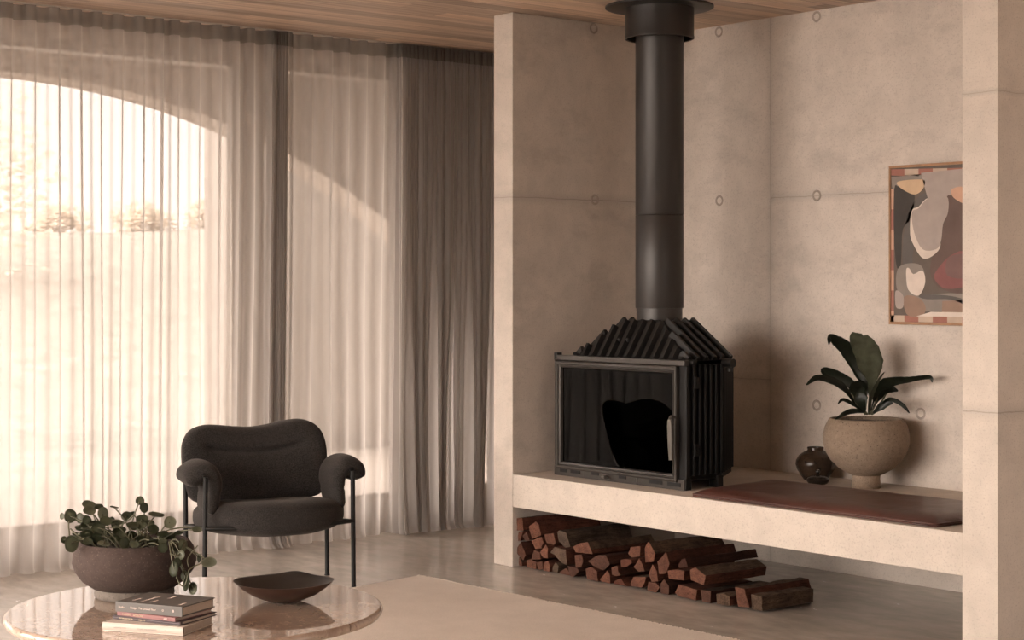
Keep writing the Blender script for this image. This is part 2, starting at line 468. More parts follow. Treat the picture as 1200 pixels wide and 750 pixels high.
def tie_hole(wall, p, axis):
    bm = bmesh.new()
    prof = [(0.0, -0.0005), (0.016, -0.0005), (0.019, 0.0015), (0.023, 0.004), (0.027, 0.0025), (0.029, -0.001)]
    add_lathe(bm, prof, 24)
    rot = Matrix.Rotation(math.pi/2, 4, 'X') if axis == 'Y' else Matrix.Rotation(math.pi/2, 4, 'Y')
    bmesh.ops.transform(bm, matrix=Matrix.Translation(p) @ rot, verts=bm.verts[:])
    obj('tie_hole', bm, M['plug'], wall, smooth=True)
for y, z in ((0.553, 1.853), (0.545, 2.742)): tie_hole(wl, (0.0, y, z), 'X')
for x, z in ((0.334, 1.854), (0.330, 2.742), (1.0, 1.854), (1.0, 2.742), (1.0, 0.812), (1.634, 0.806)): tie_hole(wb, (x, D, z), 'Y')

# window walls: the long curtained one to the west, a bare one to the south, behind the camera's left
WX = -1.62
win = struct(empty('window_1', (0, 0, 0)))
def wpart(name, x0, x1, y0, y1, z0, z1, mat, par): return box(name, x0, x1, y0, y1, z0, z1, mat, par, 0.003)
wpart('sill', WX-0.08, WX+0.05, -7.3, 2.55, 0.0, 0.15, M['conc'], win)
wpart('bottom_rail', WX-0.03, WX+0.03, -7.3, 2.55, 0.15, 0.20, M['frame_alu'], win)
wpart('head_rail', WX-0.06, WX+0.06, -7.3, 2.55, 2.60, ZC, M['frame_alu'], win)
wpart('door_stile', WX-0.03, WX+0.03, -0.675, -0.475, 0.20, 2.60, M['frame_alu'], win)
for y in (-6.3, -4.6, -2.65, 1.25):
    wpart('mullion', WX-0.03, WX+0.03, y-0.025, y+0.025, 0.20, 2.60, M['frame_alu'], win)
for y0, y1 in ((-7.3, -6.325), (-6.275, -4.625), (-4.575, -2.675), (-2.625, -0.675), (-0.475, 1.225), (1.275, 2.55)):
    wpart('glass_pane', WX-0.004, WX+0.004, y0, y1, 0.20, 2.60, M['window_glass'], win)
hb = bmesh.new(); add_box(hb, WX+0.05, WX+0.075, -0.575, -0.545, 0.85, 1.16, 0.005); add_box(hb, WX+0.03, WX+0.055, -0.57, -0.55, 0.87, 0.89); add_box(hb, WX+0.03, WX+0.055, -0.57, -0.55, 1.12, 1.14)
obj('door_pull', hb, M['frame_alu'], win)

win2 = struct(empty('window_2', (0, 0, 0)))
SY = -7.2
wpart('sill', -1.75, 8.6, SY-0.1, SY+0.1, 0.0, 0.12, M['conc'], win2)
wpart('head_rail', -1.75, 8.6, SY-0.1, SY+0.1, 2.70, ZC, M['frame_alu'], win2)
for x in (-1.70, 1.25, 4.2):
    wpart('mullion', x-0.03, x+0.03, SY-0.03, SY+0.03, 0.12, 2.70, M['frame_alu'], win2)
for x0, x1 in ((-1.67, 1.22), (1.28, 4.17)):
    wpart('glass_pane', x0, x1, SY-0.004, SY+0.004, 0.12, 2.70, M['window_glass'], win2)
struct(box('wall_south', 4.23, 8.6, SY-0.1, SY+0.1, 0.12, 2.70, M['conc_dark']))

win_added = struct(empty('window_added_east', (0, 0, 0)))  # unseen east window, added to brighten the right pillar's side face
wpart('sill', 8.45, 8.6, -3.2, 2.7, 0.0, 0.12, M['conc'], win_added)
wpart('head_rail', 8.45, 8.6, -3.2, 2.7, 2.62, ZC, M['frame_alu'], win_added)
for y in (-3.17, -0.5, 2.58): wpart('mullion', 8.5, 8.56, y-0.03, y+0.03, 0.12, 2.62, M['frame_alu'], win_added)
for y0, y1 in ((-3.14, -0.53), (-0.47, 2.55)): wpart('glass_pane', 8.526, 8.534, y0, y1, 0.12, 2.62, M['window_glass'], win_added)

# outside: terrace, arcade with one long shallow arch, pale garden wall
M['paving'] = concrete('terrace_paving', (0.34, 0.30, 0.265))
M['garden_wall'] = concrete('garden_wall', (0.20, 0.175, 0.155))
M['garden'] = plain('dry_lawn', (0.27, 0.245, 0.215), 0.95, 0, 0.2, 3)
struct(box('ground_terrace', -6.0, -1.75, -12, 12, -0.16, -0.03, M['paving']))
bm = bmesh.new()
def hill_z(x, y): return -0.06 + 2.75*smoothstep((-x-11)/19) + 0.30*smoothstep((-x-11)/19)*noise.noise(Vector((x*0.11, y*0.16, 4.0)))
gx = [-6.0-1.5*k for k in range(30)]; gy = [-40+2.0*k for k in range(41)]
gv = [[bm.verts.new((x, y, hill_z(x, y))) for y in gy] for x in gx]
for r0, r1 in zip(gv, gv[1:]):
    for k in range(len(gy)-1): bm.faces.new((r0[k], r0[k+1], r1[k+1], r1[k]))
struct(obj('ground_garden', bm, M['garden'], smooth=True))
struct(box('ground_south', -1.75, 20, -40, -7.35, -0.16, -0.05, M['paving']))
struct(box('ground_east', 8.65, 30, -7.35, 12, -0.16, -0.05, M['paving']))
bm = bmesh.new()
poly = [(-6.2, -0.05), (-6.2, 2.95), (4.4, 2.95), (4.4, -0.05), (3.9, -0.05)]
R_, yc, za = 4.95, -1.35, 2.655
arch = []
for k in range(41):
    y = 2.35 - (2.35 - (-5.05))*k/40
    arch.append((y, za - R_ + math.sqrt(max(0.0, R_*R_ - (y-yc)**2))))
poly = [(-6.2, -0.05), (-6.2, 2.95), (4.4, 2.95), (4.4, -0.05), (2.35, -0.05)] + arch + [(-5.05, -0.05)]
a = [bm.verts.new((-3.0, y, z)) for y, z in poly]; c_ = [bm.verts.new((-3.3, y, z)) for y, z in poly]
bm.faces.new(a); bm.faces.new(c_[::-1])
for k in range(len(poly)):
    k2 = (k+1) % len(poly); bm.faces.new((a[k], a[k2], c_[k2], c_[k]))
struct(obj('wall_arcade', bm, M['conc']))
struct(box('ceiling_terrace', -3.3, -1.75, -7.3, 4.4, 2.95, 3.1, M['conc']))
struct(box('wall_garden', -6.4, -6.0, 1.86, 9.0, -0.05, 3.4, M['garden_wall']))

# trees beyond the terrace, seen only as soft shapes through the sheers
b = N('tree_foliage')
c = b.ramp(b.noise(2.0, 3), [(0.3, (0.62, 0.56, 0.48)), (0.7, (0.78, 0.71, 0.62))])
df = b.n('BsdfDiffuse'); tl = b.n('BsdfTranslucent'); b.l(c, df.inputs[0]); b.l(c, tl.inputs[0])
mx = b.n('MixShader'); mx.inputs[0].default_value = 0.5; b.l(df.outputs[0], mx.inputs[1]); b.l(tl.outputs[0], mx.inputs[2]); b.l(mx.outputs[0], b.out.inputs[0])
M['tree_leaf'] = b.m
M['bark'] = plain('tree_bark', (0.16, 0.12, 0.09), 0.9)
def tree(x, y, h, r, label, seed, n=900, squash=1.0):
    rnd = random.Random(seed)
    t = tag(empty('tree', (x, y, hill_z(x, y)-0.05)), label, 'tree', 'garden trees beyond the terrace')
    bm = bmesh.new()
    add_tube(bm, spline([(0, 0, 0), (0.08*r, 0, h*0.3), (-0.05*r, 0.05, h*0.6), (0, 0, h*0.85)], 5), [0.024*h*(1-0.045*k) for k in range(16)], 8)
    obj('trunk', bm, M['bark'], t, smooth=True)
    bm = bmesh.new()
    cl = [(Vector((rnd.gauss(0, .45)*r, rnd.gauss(0, .45)*r, h*0.35 + rnd.random()*h*0.5)), r*(0.35+0.3*rnd.random())) for _ in range(9)]
    for i in range(n):
        c, rr = rnd.choice(cl); c = c.copy(); c.z *= rnd.random()**0.35
        d = Vector((rnd.gauss(0, 1), rnd.gauss(0, 1), rnd.gauss(0, 1)*squash)).normalized()*rr*rnd.random()**0.4
        s = 0.04*r + 0.10*rnd.random()
        m = Matrix.Translation(c+d) @ Matrix.Rotation(rnd.random()*6.28, 4, 'Z') @ Matrix.Rotation(rnd.random()*3.14, 4, 'X')
        v = [bm.verts.new(m @ Vector(p)) for p in ((-s, 0, 0), (0, -s*.45, 0.02), (s, 0, 0), (0, s*.45, 0.02))]
        bm.faces.new(v)
    obj('foliage', bm, M['tree_leaf'], t)
tree(-21, 6.0, 3.9, 1.5, 'tall leafy tree outside behind the sheer curtain at far left', 3, 900)
tree(-29, 11.0, 0.7, 0.55, 'low bush on the far garden crest, leftmost of three seen through the sheer curtain', 5, 1200)
tree(-29, 12.8, 0.85, 0.6, 'low bush on the far garden crest, middle of three seen through the sheer curtain', 8, 1200)
tree(-29, 14.8, 0.75, 0.6, 'low bush on the far garden crest, rightmost of three, near the window stile', 9, 1200)

# ------------------------------------------------------------------ curtains
CX = -1.27
def curtain(name, label, folds, zt=2.688, ztape=2.764, amp=0.029, seed=1, floor_amp=1.0, shift=lambda y, t: 0.0, per=14, spread=None):
    """folds: list of fold edges along the window (y). One S-wave per fold, looser towards the floor."""
    rnd = random.Random(seed)
    n = len(folds)-1
    A = [amp*(0.85+0.3*rnd.random()) for _ in range(n)]
    NZ = 30
    zs = [0.004, 0.014, 0.03, 0.06] + [0.06 + (zt-0.06)*(k/(NZ-4)) for k in range(1, NZ-3)]
    def section(z):
        t = 1 - z/zt                                # 0 at the top, 1 at the floor
        pts = []
        for i in range(n):
            y0, y1 = folds[i], folds[i+1]
            for k in range(per + (1 if i == n-1 else 0)):
                s = k/per
                ph = 2*math.pi*s
                yb = y0 + (y1-y0)*s
                drift = noise.noise(Vector((yb*3.1, t*1.3, seed*3.7)))*0.055*t**0.7
                am = A[i]*(1 + 0.55*t*noise.noise(Vector((i*1.7, t*1.1, seed+9.1))))
                x = CX + am*math.cos(ph + 1.1*t*noise.noise(Vector((yb*2.0, t*1.6, seed+4.4))))
                y = yb + 0.30*am*math.sin(2*ph) + drift*0.6
                x += shift(yb, t) + 0.10*t*t*noise.noise(Vector((yb*1.9, 0.3, seed+2.2)))*floor_amp
                x += 0.018*t*noise.noise(Vector((yb*9, t*2.3, seed+7.7)))
                if spread: y += spread(yb, t)
                if z < 0.06:
                    q = 1 - z/0.06
                    x += 0.07*q*q*max(0.0, noise.noise(Vector((yb*2.3, 1.9, seed)))+0.25)*floor_amp
                pts.append((x, y))
        return pts
    bm = bmesh.new()
    rows = []
    for z in zs:
        rows.append([bm.verts.new((x, y, z + (0.006*noise.noise(Vector((y*8, 0, seed))) + 0.006 if z < 0.02 else 0))) for x, y in section(z)])
    for r0, r1 in zip(rows, rows[1:]):
        for k in range(len(r0)-1): bm.faces.new((r0[k], r0[k+1], r1[k+1], r1[k]))
    o = obj(name, bm, M['curtain'], smooth=True)
    tag(o, label, 'curtain')
    bm = bmesh.new()
    top = section(zt)
    rows = [[bm.verts.new((x, y, z)) for x, y in top] for z in (zt, (zt+ztape)/2, ztape)]
    for r0, r1 in zip(rows, rows[1:]):
        for k in range(len(r0)-1): bm.faces.new((r0[k], r0[k+1], r1[k+1], r1[k]))
    obj('heading_tape', bm, M['tape'], o, smooth=True)
    # sewn hem: a narrow doubled band at the floor, a few millimetres in front of the cloth
    return o

left_f = [-0.632, -0.758, -0.845, -0.957, -1.077, -1.2, -1.288, -1.393, -1.515, -1.631, -1.74, -1.857, -1.98, -2.096]
y = -2.096
rr = random.Random(2)
while y > -5.2:
    y -= 0.105 + 0.03*rr.random(); left_f.append(y)
left_f = left_f[::-1] + [-0.632 + 0.0118*k for k in range(1, 10)]
curtain('sheer_curtain', 'wide sheer linen curtain hanging behind the dark armchair, left of the overlap', left_f, seed=1)
mid_f = [-0.524, -0.391, -0.264, -0.152, -0.033, 0.088, 0.181]
curtain('sheer_curtain', 'middle pale sheer curtain panel between the dark overlap and the bunched curtain', mid_f, seed=4, amp=0.027)
GR = [0.17, 0.245, 0.43, 0.585, 0.67, 0.86, 1.05]
def gather(yb, t):               # the stack falls into clumps towards the floor, one stretched layer between them
    for a0, b0 in zip(GR, GR[1:]):
        if a0 <= yb < b0:
            c0 = (a0+b0)/2 + 0.012*noise.noise(Vector((a0*9, t*1.5, 3.3)))
            return smoothstep((t-0.15)/0.85)*0.55*(c0-yb)
    return 0.0
st_f = [0.185 + 0.0305*k for k in range(27)]
curtain('sheer_curtain', 'tightly bunched dark pleated curtain stacked beside the concrete wall end', st_f, seed=6, amp=0.058, per=10, floor_amp=0.6,
        spread=gather)
tr = box('curtain_track', CX-0.012, CX+0.012, -5.3, 1.25, 2.767, ZC, M['frame_alu'])
tag(tr, 'slim pale curtain track fixed to the timber ceiling above the sheers', 'curtain track')

# ------------------------------------------------------------------ wood stove
st = tag(empty('wood_stove', (0.6, 0.156, HS)), 'black cast iron wood stove with glass door sitting on the concrete bench', 'stove')
def rel(o, root):
    o.parent = root
    o.matrix_parent_inverse = Matrix.Translation(-root.location)
    return o
X0, X1, YF, ZT = 0.14, 1.057, 0.156, 1.062
bm = bmesh.new()
# hollow firebox shell: sides, chamfered back, floor and roof; open at the front behind the glass
shell = [(0.165, YF+0.03), (0.165, 0.41), (0.34, 0.66), (0.87, 0.66), (1.045, 0.41), (1.045, YF+0.03)]
inn = [(0.185, YF+0.03), (0.185, 0.40), (0.35, 0.64), (0.86, 0.64), (1.025, 0.40), (1.025, YF+0.03)]
add_prism(bm, shell + inn[::-1], 0.515, ZT-0.005)
add_prism(bm, shell, ZT-0.02, ZT-0.004); add_prism(bm, shell, 0.505, 0.52)
for k in range(6):                                    # cast vertical fins down both sides
    yy = YF+0.055 + k*0.036
    add_box(bm, 1.044, 1.060, yy, yy+0.012, 0.53, 1.04, 0.003)
    add_box(bm, 0.150, 0.166, yy, yy+0.012, 0.53, 1.04, 0.003)
for sx in (1, -1):
    for k in range(5):
        f = (k+0.5)/5
        x = 1.045 + (0.87-1.045)*f; yy = 0.41 + 0.25*f
        if sx < 0: x = 1.21 - x
        add_box(bm, x-0.008, x+0.008, yy-0.004, yy+0.014, 0.53, 1.04, 0.003)
rel(obj('body', bm, M['body_iron']), st)
bm = bmesh.new()
add_box(bm, X0, X1, YF-0.004, YF+0.03, 1.036, ZT, 0.004)          # top lip
add_box(bm, X0, 0.155, YF, YF+0.03, 0.512, 1.036, 0.003)
rel(obj('front_frame', bm, M['door_metal']), st)
rel(box('side_plate', 1.010, X1, YF+0.010, YF+0.03, 0.512, 1.036, M['body_iron'], None, 0.003), st)
bm = bmesh.new()
add_box(bm, 0.142, 0.165, YF-0.006, YF+0.03, ZT-0.016, ZT+0.012, 0.004)
rel(obj('corner_block', bm, M['black_metal']), st)
for z in (0.93, 0.62): rel(box('hinge_block', 1.060, 1.074, YF+0.05, YF+0.075, z, z+0.055, M['body_iron'], None, 0.003), st)
for (x, yy) in ((1.03, YF+0.025), (1.03, 0.39), (0.18, YF+0.025), (0.18, 0.39)):
    bm = bmesh.new(); add_box(bm, x-0.03, x+0.027, yy-0.018, yy+0.018, HS, 0.52, 0.003)
    rel(obj('foot', bm, M['body_iron']), st)
bm = bmesh.new()
add_box(bm, X0, X1-0.004, YF-0.001, YF+0.02, HS, 0.512, 0.002)
add_box(bm, 0.36, 0.74, YF-0.006, YF, HS+0.002, 0.508, 0.002)
bs = rel(obj('base_strip', bm, M['door_metal']), st)
for x0, x1 in ((0.185, 0.235), (0.265, 0.335)):  # solid boxes, coloured black as the shaded slot openings
    o = rel(box('vent_slot', x0, x1, YF-0.004, YF+0.001, 0.482, 0.497, M['void'], None, 0.001), bs); o.matrix_parent_inverse = bs.matrix_parent_inverse
for x0, x1 in ((0.825, 0.91), (0.945, 1.03)):
    o = rel(box('vent_slot', x0, x1, YF-0.004, YF+0.001, 0.480, 0.497, M['void'], None, 0.001), bs)
for x0, x1 in ((0.425, 0.475), (0.62, 0.67)):
    o = rel(box('vent_slot', x0, x1, YF-0.009, YF-0.005, 0.486, 0.501, M['void'], None, 0.001), bs)
bm = bmesh.new(); add_tube(bm, [(0.535, YF-0.005, 0.488), (0.535, YF-0.035, 0.488), (0.56, YF-0.04, 0.487)], [0.006, 0.007, 0.008], 10)
rel(obj('air_lever', bm, M['handle_metal']), bs)
for o in bs.children: o.matrix_parent_inverse = Matrix.Identity(4); 
for o in bs.children: o.matrix_parent_inverse = (Matrix.Translation(st.location) @ bs.matrix_parent_inverse).inverted()
# door
bm = bmesh.new()
DX0, DX1, DZ0, DZ1 = 0.155, 1.008, 0.500, 1.034
GX0, GX1, GZ0, GZ1 = 0.200, 0.982, 0.535, 1.000
def moulding(bm, rect_o, rect_i, y_o, y_m, y_i):
    """mitred picture-frame moulding: outer edge, raised roll, inner step"""
    loops = []
    for f, yy in ((0.0, y_o), (0.0, y_m+0.004), (0.18, y_m), (0.42, y_m), (0.52, y_m+0.008), (0.62, y_m+0.008), (0.72, y_m+0.001), (0.9, y_m+0.003), (1.0, y_i)):
        x0 = rect_o[0]+(rect_i[0]-rect_o[0])*f; x1 = rect_o[1]+(rect_i[1]-rect_o[1])*f
        z0 = rect_o[2]+(rect_i[2]-rect_o[2])*f; z1 = rect_o[3]+(rect_i[3]-rect_o[3])*f
        loops.append([bm.verts.new(p) for p in ((x0, yy, z0), (x1, yy, z0), (x1, yy, z1), (x0, yy, z1))])
    loops.append([bm.verts.new((v.co.x, y_o, v.co.z)) for v in loops[-1]])
    for a_, b_ in list(zip(loops, loops[1:])) + [(loops[-1], loops[0])]:
        for k in range(4): bm.faces.new((a_[k], a_[(k+1) % 4], b_[(k+1) % 4], b_[k]))
moulding(bm, (DX0, DX1, DZ0, DZ1), (GX0, GX1, GZ0, GZ1), YF+0.03, YF-0.012, YF+0.012)
door = rel(obj('door', bm, M['door_metal']), st)
def sub(o, part):
    o.parent = part
    o.matrix_parent_inverse = (Matrix.Translation(st.location) @ part.matrix_parent_inverse).inverted()
    return o
bm = bmesh.new(); add_box(bm, -(GX1-GX0)/2-0.004, (GX1-GX0)/2+0.004, 0.0, 0.005, GZ0-0.004, GZ1+0.004)
bmesh.ops.transform(bm, matrix=Matrix.Translation(((GX0+GX1)/2, YF+0.013, 0)) @ Matrix.Rotation(math.radians(1.2), 4, 'Z'), verts=bm.verts[:])
sub(obj('glass_pane', bm, M['stove_glass']), door)
bm = bmesh.new()
add_tube(bm, [(1.000, YF-0.008, 0.800), (1.002, YF-0.035, 0.803), (1.006, YF-0.046, 0.790)], [0.008, 0.008, 0.009], 10)
hm = Matrix.Translation((1.006, YF-0.046, 0.79)) @ Matrix.Rotation(math.radians(-2), 4, 'Y')
vv = []
for z, wd, th_ in ((0.0, 0.010, 0.005), (-0.03, 0.013, 0.006), (-0.12, 0.012, 0.006), (-0.185, 0.009, 0.005)):
    vv.append([bm.verts.new(hm @ Vector(p)) for p in ((-wd, -th_, z), (wd, -th_, z), (wd, th_, z), (-wd, th_, z))])
for a_, b_ in zip(vv, vv[1:]):
    for k in range(4): bm.faces.new((a_[k], a_[(k+1) % 4], b_[(k+1) % 4], b_[k]))
bm.faces.new(vv[0]); bm.faces.new(vv[-1])
sub(obj('handle', bm, M['handle_metal']), door)
# ribbed hood
BX0, BX1, BY0, BY1, BZ = 0.265, 1.03, 0.185, 0.60, ZT-0.006
TX0, TX1, TY0, TY1, TZ = 0.500, 0.765, 0.30, 0.56, 1.238
bm = bmesh.new()
a_ = [bm.verts.new(p) for p in ((BX0, BY0, BZ), (BX1, BY0, BZ), (BX1, 0.41, BZ), (0.88, BY1, BZ), (0.33, BY1, BZ), (BX0, 0.41, BZ))]
b_ = [bm.verts.new(p) for p in ((TX0, TY0, TZ), (TX1, TY0, TZ), (TX1, 0.47, TZ), (TX1-0.06, TY1, TZ), (TX0+0.06, TY1, TZ), (TX0, 0.47, TZ))]
for k in range(6): bm.faces.new((a_[k], a_[(k+1) % 6], b_[(k+1) % 6], b_[k]))
bm.faces.new(a_[::-1]); bm.faces.new(b_)
def fin(bm, p0, p1, up, wd, h):
    """tapered rib from p0 to p1, wd wide (along its own side vector), standing h off the slope"""
    p0, p1, up = Vector(p0), Vector(p1), Vector(up).normalized()
    sd = (p1-p0).cross(up).normalized()
    q = []
    for p in (p0, p1):
        q.append([bm.verts.new(p + sd*s*wd + up*hh) for s, hh in ((-0.62, -0.004), (0.62, -0.004), (0.32, h), (-0.32, h))])
    for k in range(4): bm.faces.new((q[0][k], q[0][(k+1) % 4], q[1][(k+1) % 4], q[1][k]))
    bm.faces.new(q[0][::-1]); bm.faces.new(q[1])
upf = Vector((0, -(TZ-BZ), TY0-BY0))
nf = 13
for k in range(nf):
    x = BX0 + 0.012 + (BX1-BX0-0.024)*k/(nf-1)
    t = min(1.0, (x-BX0)/(TX0-BX0), (BX1-x)/(BX1-TX1))
    t = max(t, 0.06)*0.97
    fin(bm, (x, BY0, BZ), (x, BY0+(TY0-BY0)*t, BZ+(TZ-BZ)*t), upf, 0.026, 0.024)
for sx in (1, -1):
    ups = Vector((sx*(TZ-BZ), 0, BX1-TX1))
    for k in range(6):
        yy = BY0 + 0.02 + 0.055*k
        t = min(1.0, (yy-BY0)/(TY0-BY0), (0.62-yy)/(0.62-0.50)); t = max(t, 0.1)*0.97
        xb = BX1 if sx > 0 else BX0; xt = TX1 if sx > 0 else TX0
        fin(bm, (xb, yy, BZ), (xb+(xt-xb)*t, yy, BZ+(TZ-BZ)*t), ups, 0.026, 0.024)
hood = rel(obj('ribbed_hood', bm, M['black_metal']), st)
for x in (0.555, 0.615):
    bm = bmesh.new()
    add_lathe(bm, [(0, 0.012), (0.006, 0.011), (0.009, 0.006), (0.009, -0.004)], 12)
    t = 0.42
    bmesh.ops.transform(bm, matrix=Matrix.Translation((x, BY0+(TY0-BY0)*t, BZ+(TZ-BZ)*t)) @ upf.to_track_quat('Z', 'Y').to_matrix().to_4x4() @ Matrix.Translation((0, 0, 0.022)), verts=bm.verts[:])
    sub(obj('bolt', bm, M['black_metal'], smooth=True), hood)
bm = bmesh.new()
add_tube(bm, [(1.0, 0.425, 1.045), (1.105, 0.425, 1.045)], 0.021, 14)
add_tube(bm, [(1.085, 0.425, 1.02), (1.085, 0.425, 1.005)], 0.012, 10)
rel(obj('air_spigot', bm, M['black_metal'], smooth=True, auto=40), st)
bm = bmesh.new(); add_tube(bm, [(1.02, YF+0.045, 1.052), (1.078, YF+0.045, 1.052)], 0.014, 12)
rel(obj('hinge_pin', bm, M['black_metal'], smooth=True, auto=40), st)

# flue
FX, FY = 0.600, 0.437
fl = tag(empty('flue_pipe', (FX, FY, 1.2385)), 'tall matt black flue pipe rising from the stove hood to the timber ceiling', 'flue')
def fpart(name, prof):
    bm = bmesh.new(); add_lathe(bm, prof, 72)
    o = obj(name, bm, M['flue_metal'], fl, smooth=True, auto=35)
    return o
z0 = 1.2385
fpart('spigot', [(0.108, 0.0), (0.112, 0.002), (0.112, 1.300-z0), (0.105, 1.302-z0)])
fpart('lower_pipe', [(0.105, 1.296-z0), (0.1165, 1.297-z0), (0.1175, 1.299-z0), (0.1175, 1.748-z0), (0.1165, 1.7495-z0), (0.113, 1.7505-z0)])
fpart('upper_pipe', [(0.113, 1.7505-z0), (0.1165, 1.7515-z0), (0.1175, 1.753-z0), (0.1175, 2.762-z0)])
fpart('collar', [(0.1575, 2.70-z0), (0.1575, 2.612-z0), (0.164, 2.609-z0), (0.1695, 2.612-z0), (0.1695, 2.622-z0), (0.168, 2.626-z0), (0.168, 2.762-z0)])
fpart('ceiling_plate', [(0.12, 2.760-z0), (0.258, 2.760-z0), (0.265, 2.763-z0), (0.265, 2.7715-z0), (0.12, 2.7715-z0)])

# ------------------------------------------------------------------ leather cushion
bm = bmesh.new()
cu = [(1.235, 0.030), (2.545, 0.045), (2.545, 0.630), (1.150, 0.612)]
nx, ny = 60, 26
def cush(s, t):
    p = [Vector(c) for c in cu]
    return (p[0]*(1-s)+p[1]*s)*(1-t) + (p[3]*(1-s)+p[2]*s)*t
top, bot = [], []
for j in range(ny+1):
    r0, r1 = [], []
    for i in range(nx+1):
        s, t = i/nx, j/ny
        q = cush(s, t)
        e = min(s*1.31, (1-s)*1.31, t*0.6, (1-t)*0.6)
        h = 0.014 + 0.030*(1-math.exp(-(e/0.035)**1.3)) + 0.003*noise.noise(Vector((q.x*4, q.y*6, 1)))*min(1, e/0.05) + 0.0015*noise.noise(Vector((q.x*17, q.y*13, 2)))
        r0.append(bm.verts.new((q.x, q.y, HS+h)))
        r1.append(bm.verts.new((q.x, q.y, HS+0.002+0.006*math.exp(-(e/0.02)))))
    top.append(r0); bot.append(r1)
for j in range(ny):
    for i in range(nx):
        bm.faces.new((top[j][i], top[j][i+1], top[j+1][i+1], top[j+1][i]))
        bm.faces.new((bot[j][i], bot[j+1][i], bot[j+1][i+1], bot[j][i+1]))
bd_t = top[0] + [r[-1] for r in top[1:]] + top[-1][-2::-1] + [r[0] for r in top[-2:0:-1]]
bd_b = bot[0] + [r[-1] for r in bot[1:]] + bot[-1][-2::-1] + [r[0] for r in bot[-2:0:-1]]
for k in range(len(bd_t)):
    k2 = (k+1) % len(bd_t); bm.faces.new((bd_t[k], bd_b[k], bd_b[k2], bd_t[k2]))
cushion = obj('bench_cushion', bm, M['leather'], smooth=True, auto=60)
tag(cushion, 'long flat oxblood leather cushion lying on the concrete bench beside the stove', 'cushion')
bm = bmesh.new()
pp = []
for k in range(4):
    a0, b0 = Vector(cu[k]), Vector(cu[(k+1) % 4])
    for j in range(12): pp.append((*(a0+(b0-a0)*j/12), HS+0.0125))
pp.append(pp[0])
add_tube(bm, pp, 0.0040, 6, cap=False)
add_tube(bm, [(x, y, HS+0.0045) for x, y, z in pp], 0.0036, 6, cap=False)
obj('piping', bm, M['leather'], cushion, smooth=True)

# ------------------------------------------------------------------ pots on the bench
def lathe_obj(name, prof, mat, parent=None, n=72, auto=50):
    bm = bmesh.new(); add_lathe(bm, prof, n)
    return obj(name, bm, mat, parent, smooth=True, auto=auto)
ub = at_y(1015, 560, 0.905)
UX, UY = ub.x, 0.905
urn = tag(empty('potted_plant', (UX, UY, HS)), 'large speckled sand clay footed urn with dark blade leaved plant on the bench', 'plant')
prof = [(0.0, 0.0), (0.066, 0.0), (0.067, 0.005), (0.0645, 0.045), (0.066, 0.060), (0.085, 0.068), (0.130, 0.095), (0.165, 0.130), (0.188, 0.170), (0.199, 0.212),
        (0.1985, 0.250), (0.190, 0.285), (0.176, 0.312), (0.170, 0.322), (0.166, 0.324), (0.162, 0.320), (0.170, 0.290), (0.178, 0.25), (0.10, 0.24), (0.0, 0.24)]
lathe_obj('urn', prof, M['pot_sand'], urn)
bm = bmesh.new(); add_lathe(bm, [(0, 0.308), (0.08, 0.310), (0.165, 0.304), (0.172, 0.29)], 40)
for v in bm.verts: v.co.z += 0.006*noise.noise(v.co*30)
obj('soil', bm, M['soil'], urn, smooth=True)
def blade(pts, widths, mat, roll=0.0, fold=0.25, ruff=0.0, parent=None, seed=0, off=Vector((0, 0, 0))):
    """long leaf: midrib through pts (x right of the view, depth, z handled by the caller), cross-section a shallow V"""
    mid = spline(pts, 7)
    n = len(mid)
    bm = bmesh.new(); rows = []
    for i, p in enumerate(mid):
        t = (mid[min(i+1, n-1)]-mid[max(i-1, 0)]).normalized()
        f = i/(n-1)*(len(widths)-1); k = min(int(f), len(widths)-2); wd = widths[k]+(widths[k+1]-widths[k])*(f-k)
        toward = (CAM - p - off).normalized()
        side = t.cross(toward).normalized()
        side = Matrix.Rotation(roll, 3, t) @ side
        nrm = side.cross(t).normalized()
        row = []
        for s in (-1, -0.66, -0.33, 0, 0.33, 0.66, 1):
            w_ = wd*(1 + ruff*0.5*noise.noise(Vector((i*0.8, s*2, seed))))
            row.append(bm.verts.new(p + side*s*w_ + nrm*(fold*abs(s)*wd + ruff*0.25*wd*noise.noise(Vector((i*0.9, s*1.5, seed+5))) + (0.002 if s == 0 else 0))))
        rows.append(row)
    for r0, r1 in zip(rows, rows[1:]):
        for k in range(6): bm.faces.new((r0[k], r0[k+1], r1[k+1], r1[k]))
    r = bmesh.ops.solidify(bm, geom=bm.faces[:], thickness=0.0012)
    return obj('leaf', bm, mat, parent, smooth=True)
UD = (Vector((UX, UY, 0.8)) - CAM).dot(FW)
def lp(cx, cy, dd=0.0):          # crop point of the plant at depth UD+dd, relative to the urn
    p = at_depth(930+cx/6.0, 375+cy/6.0, UD+dd)
    return p - Vector((UX, UY, HS))
OFF = Vector((UX, UY, HS))
base = (520, 660)
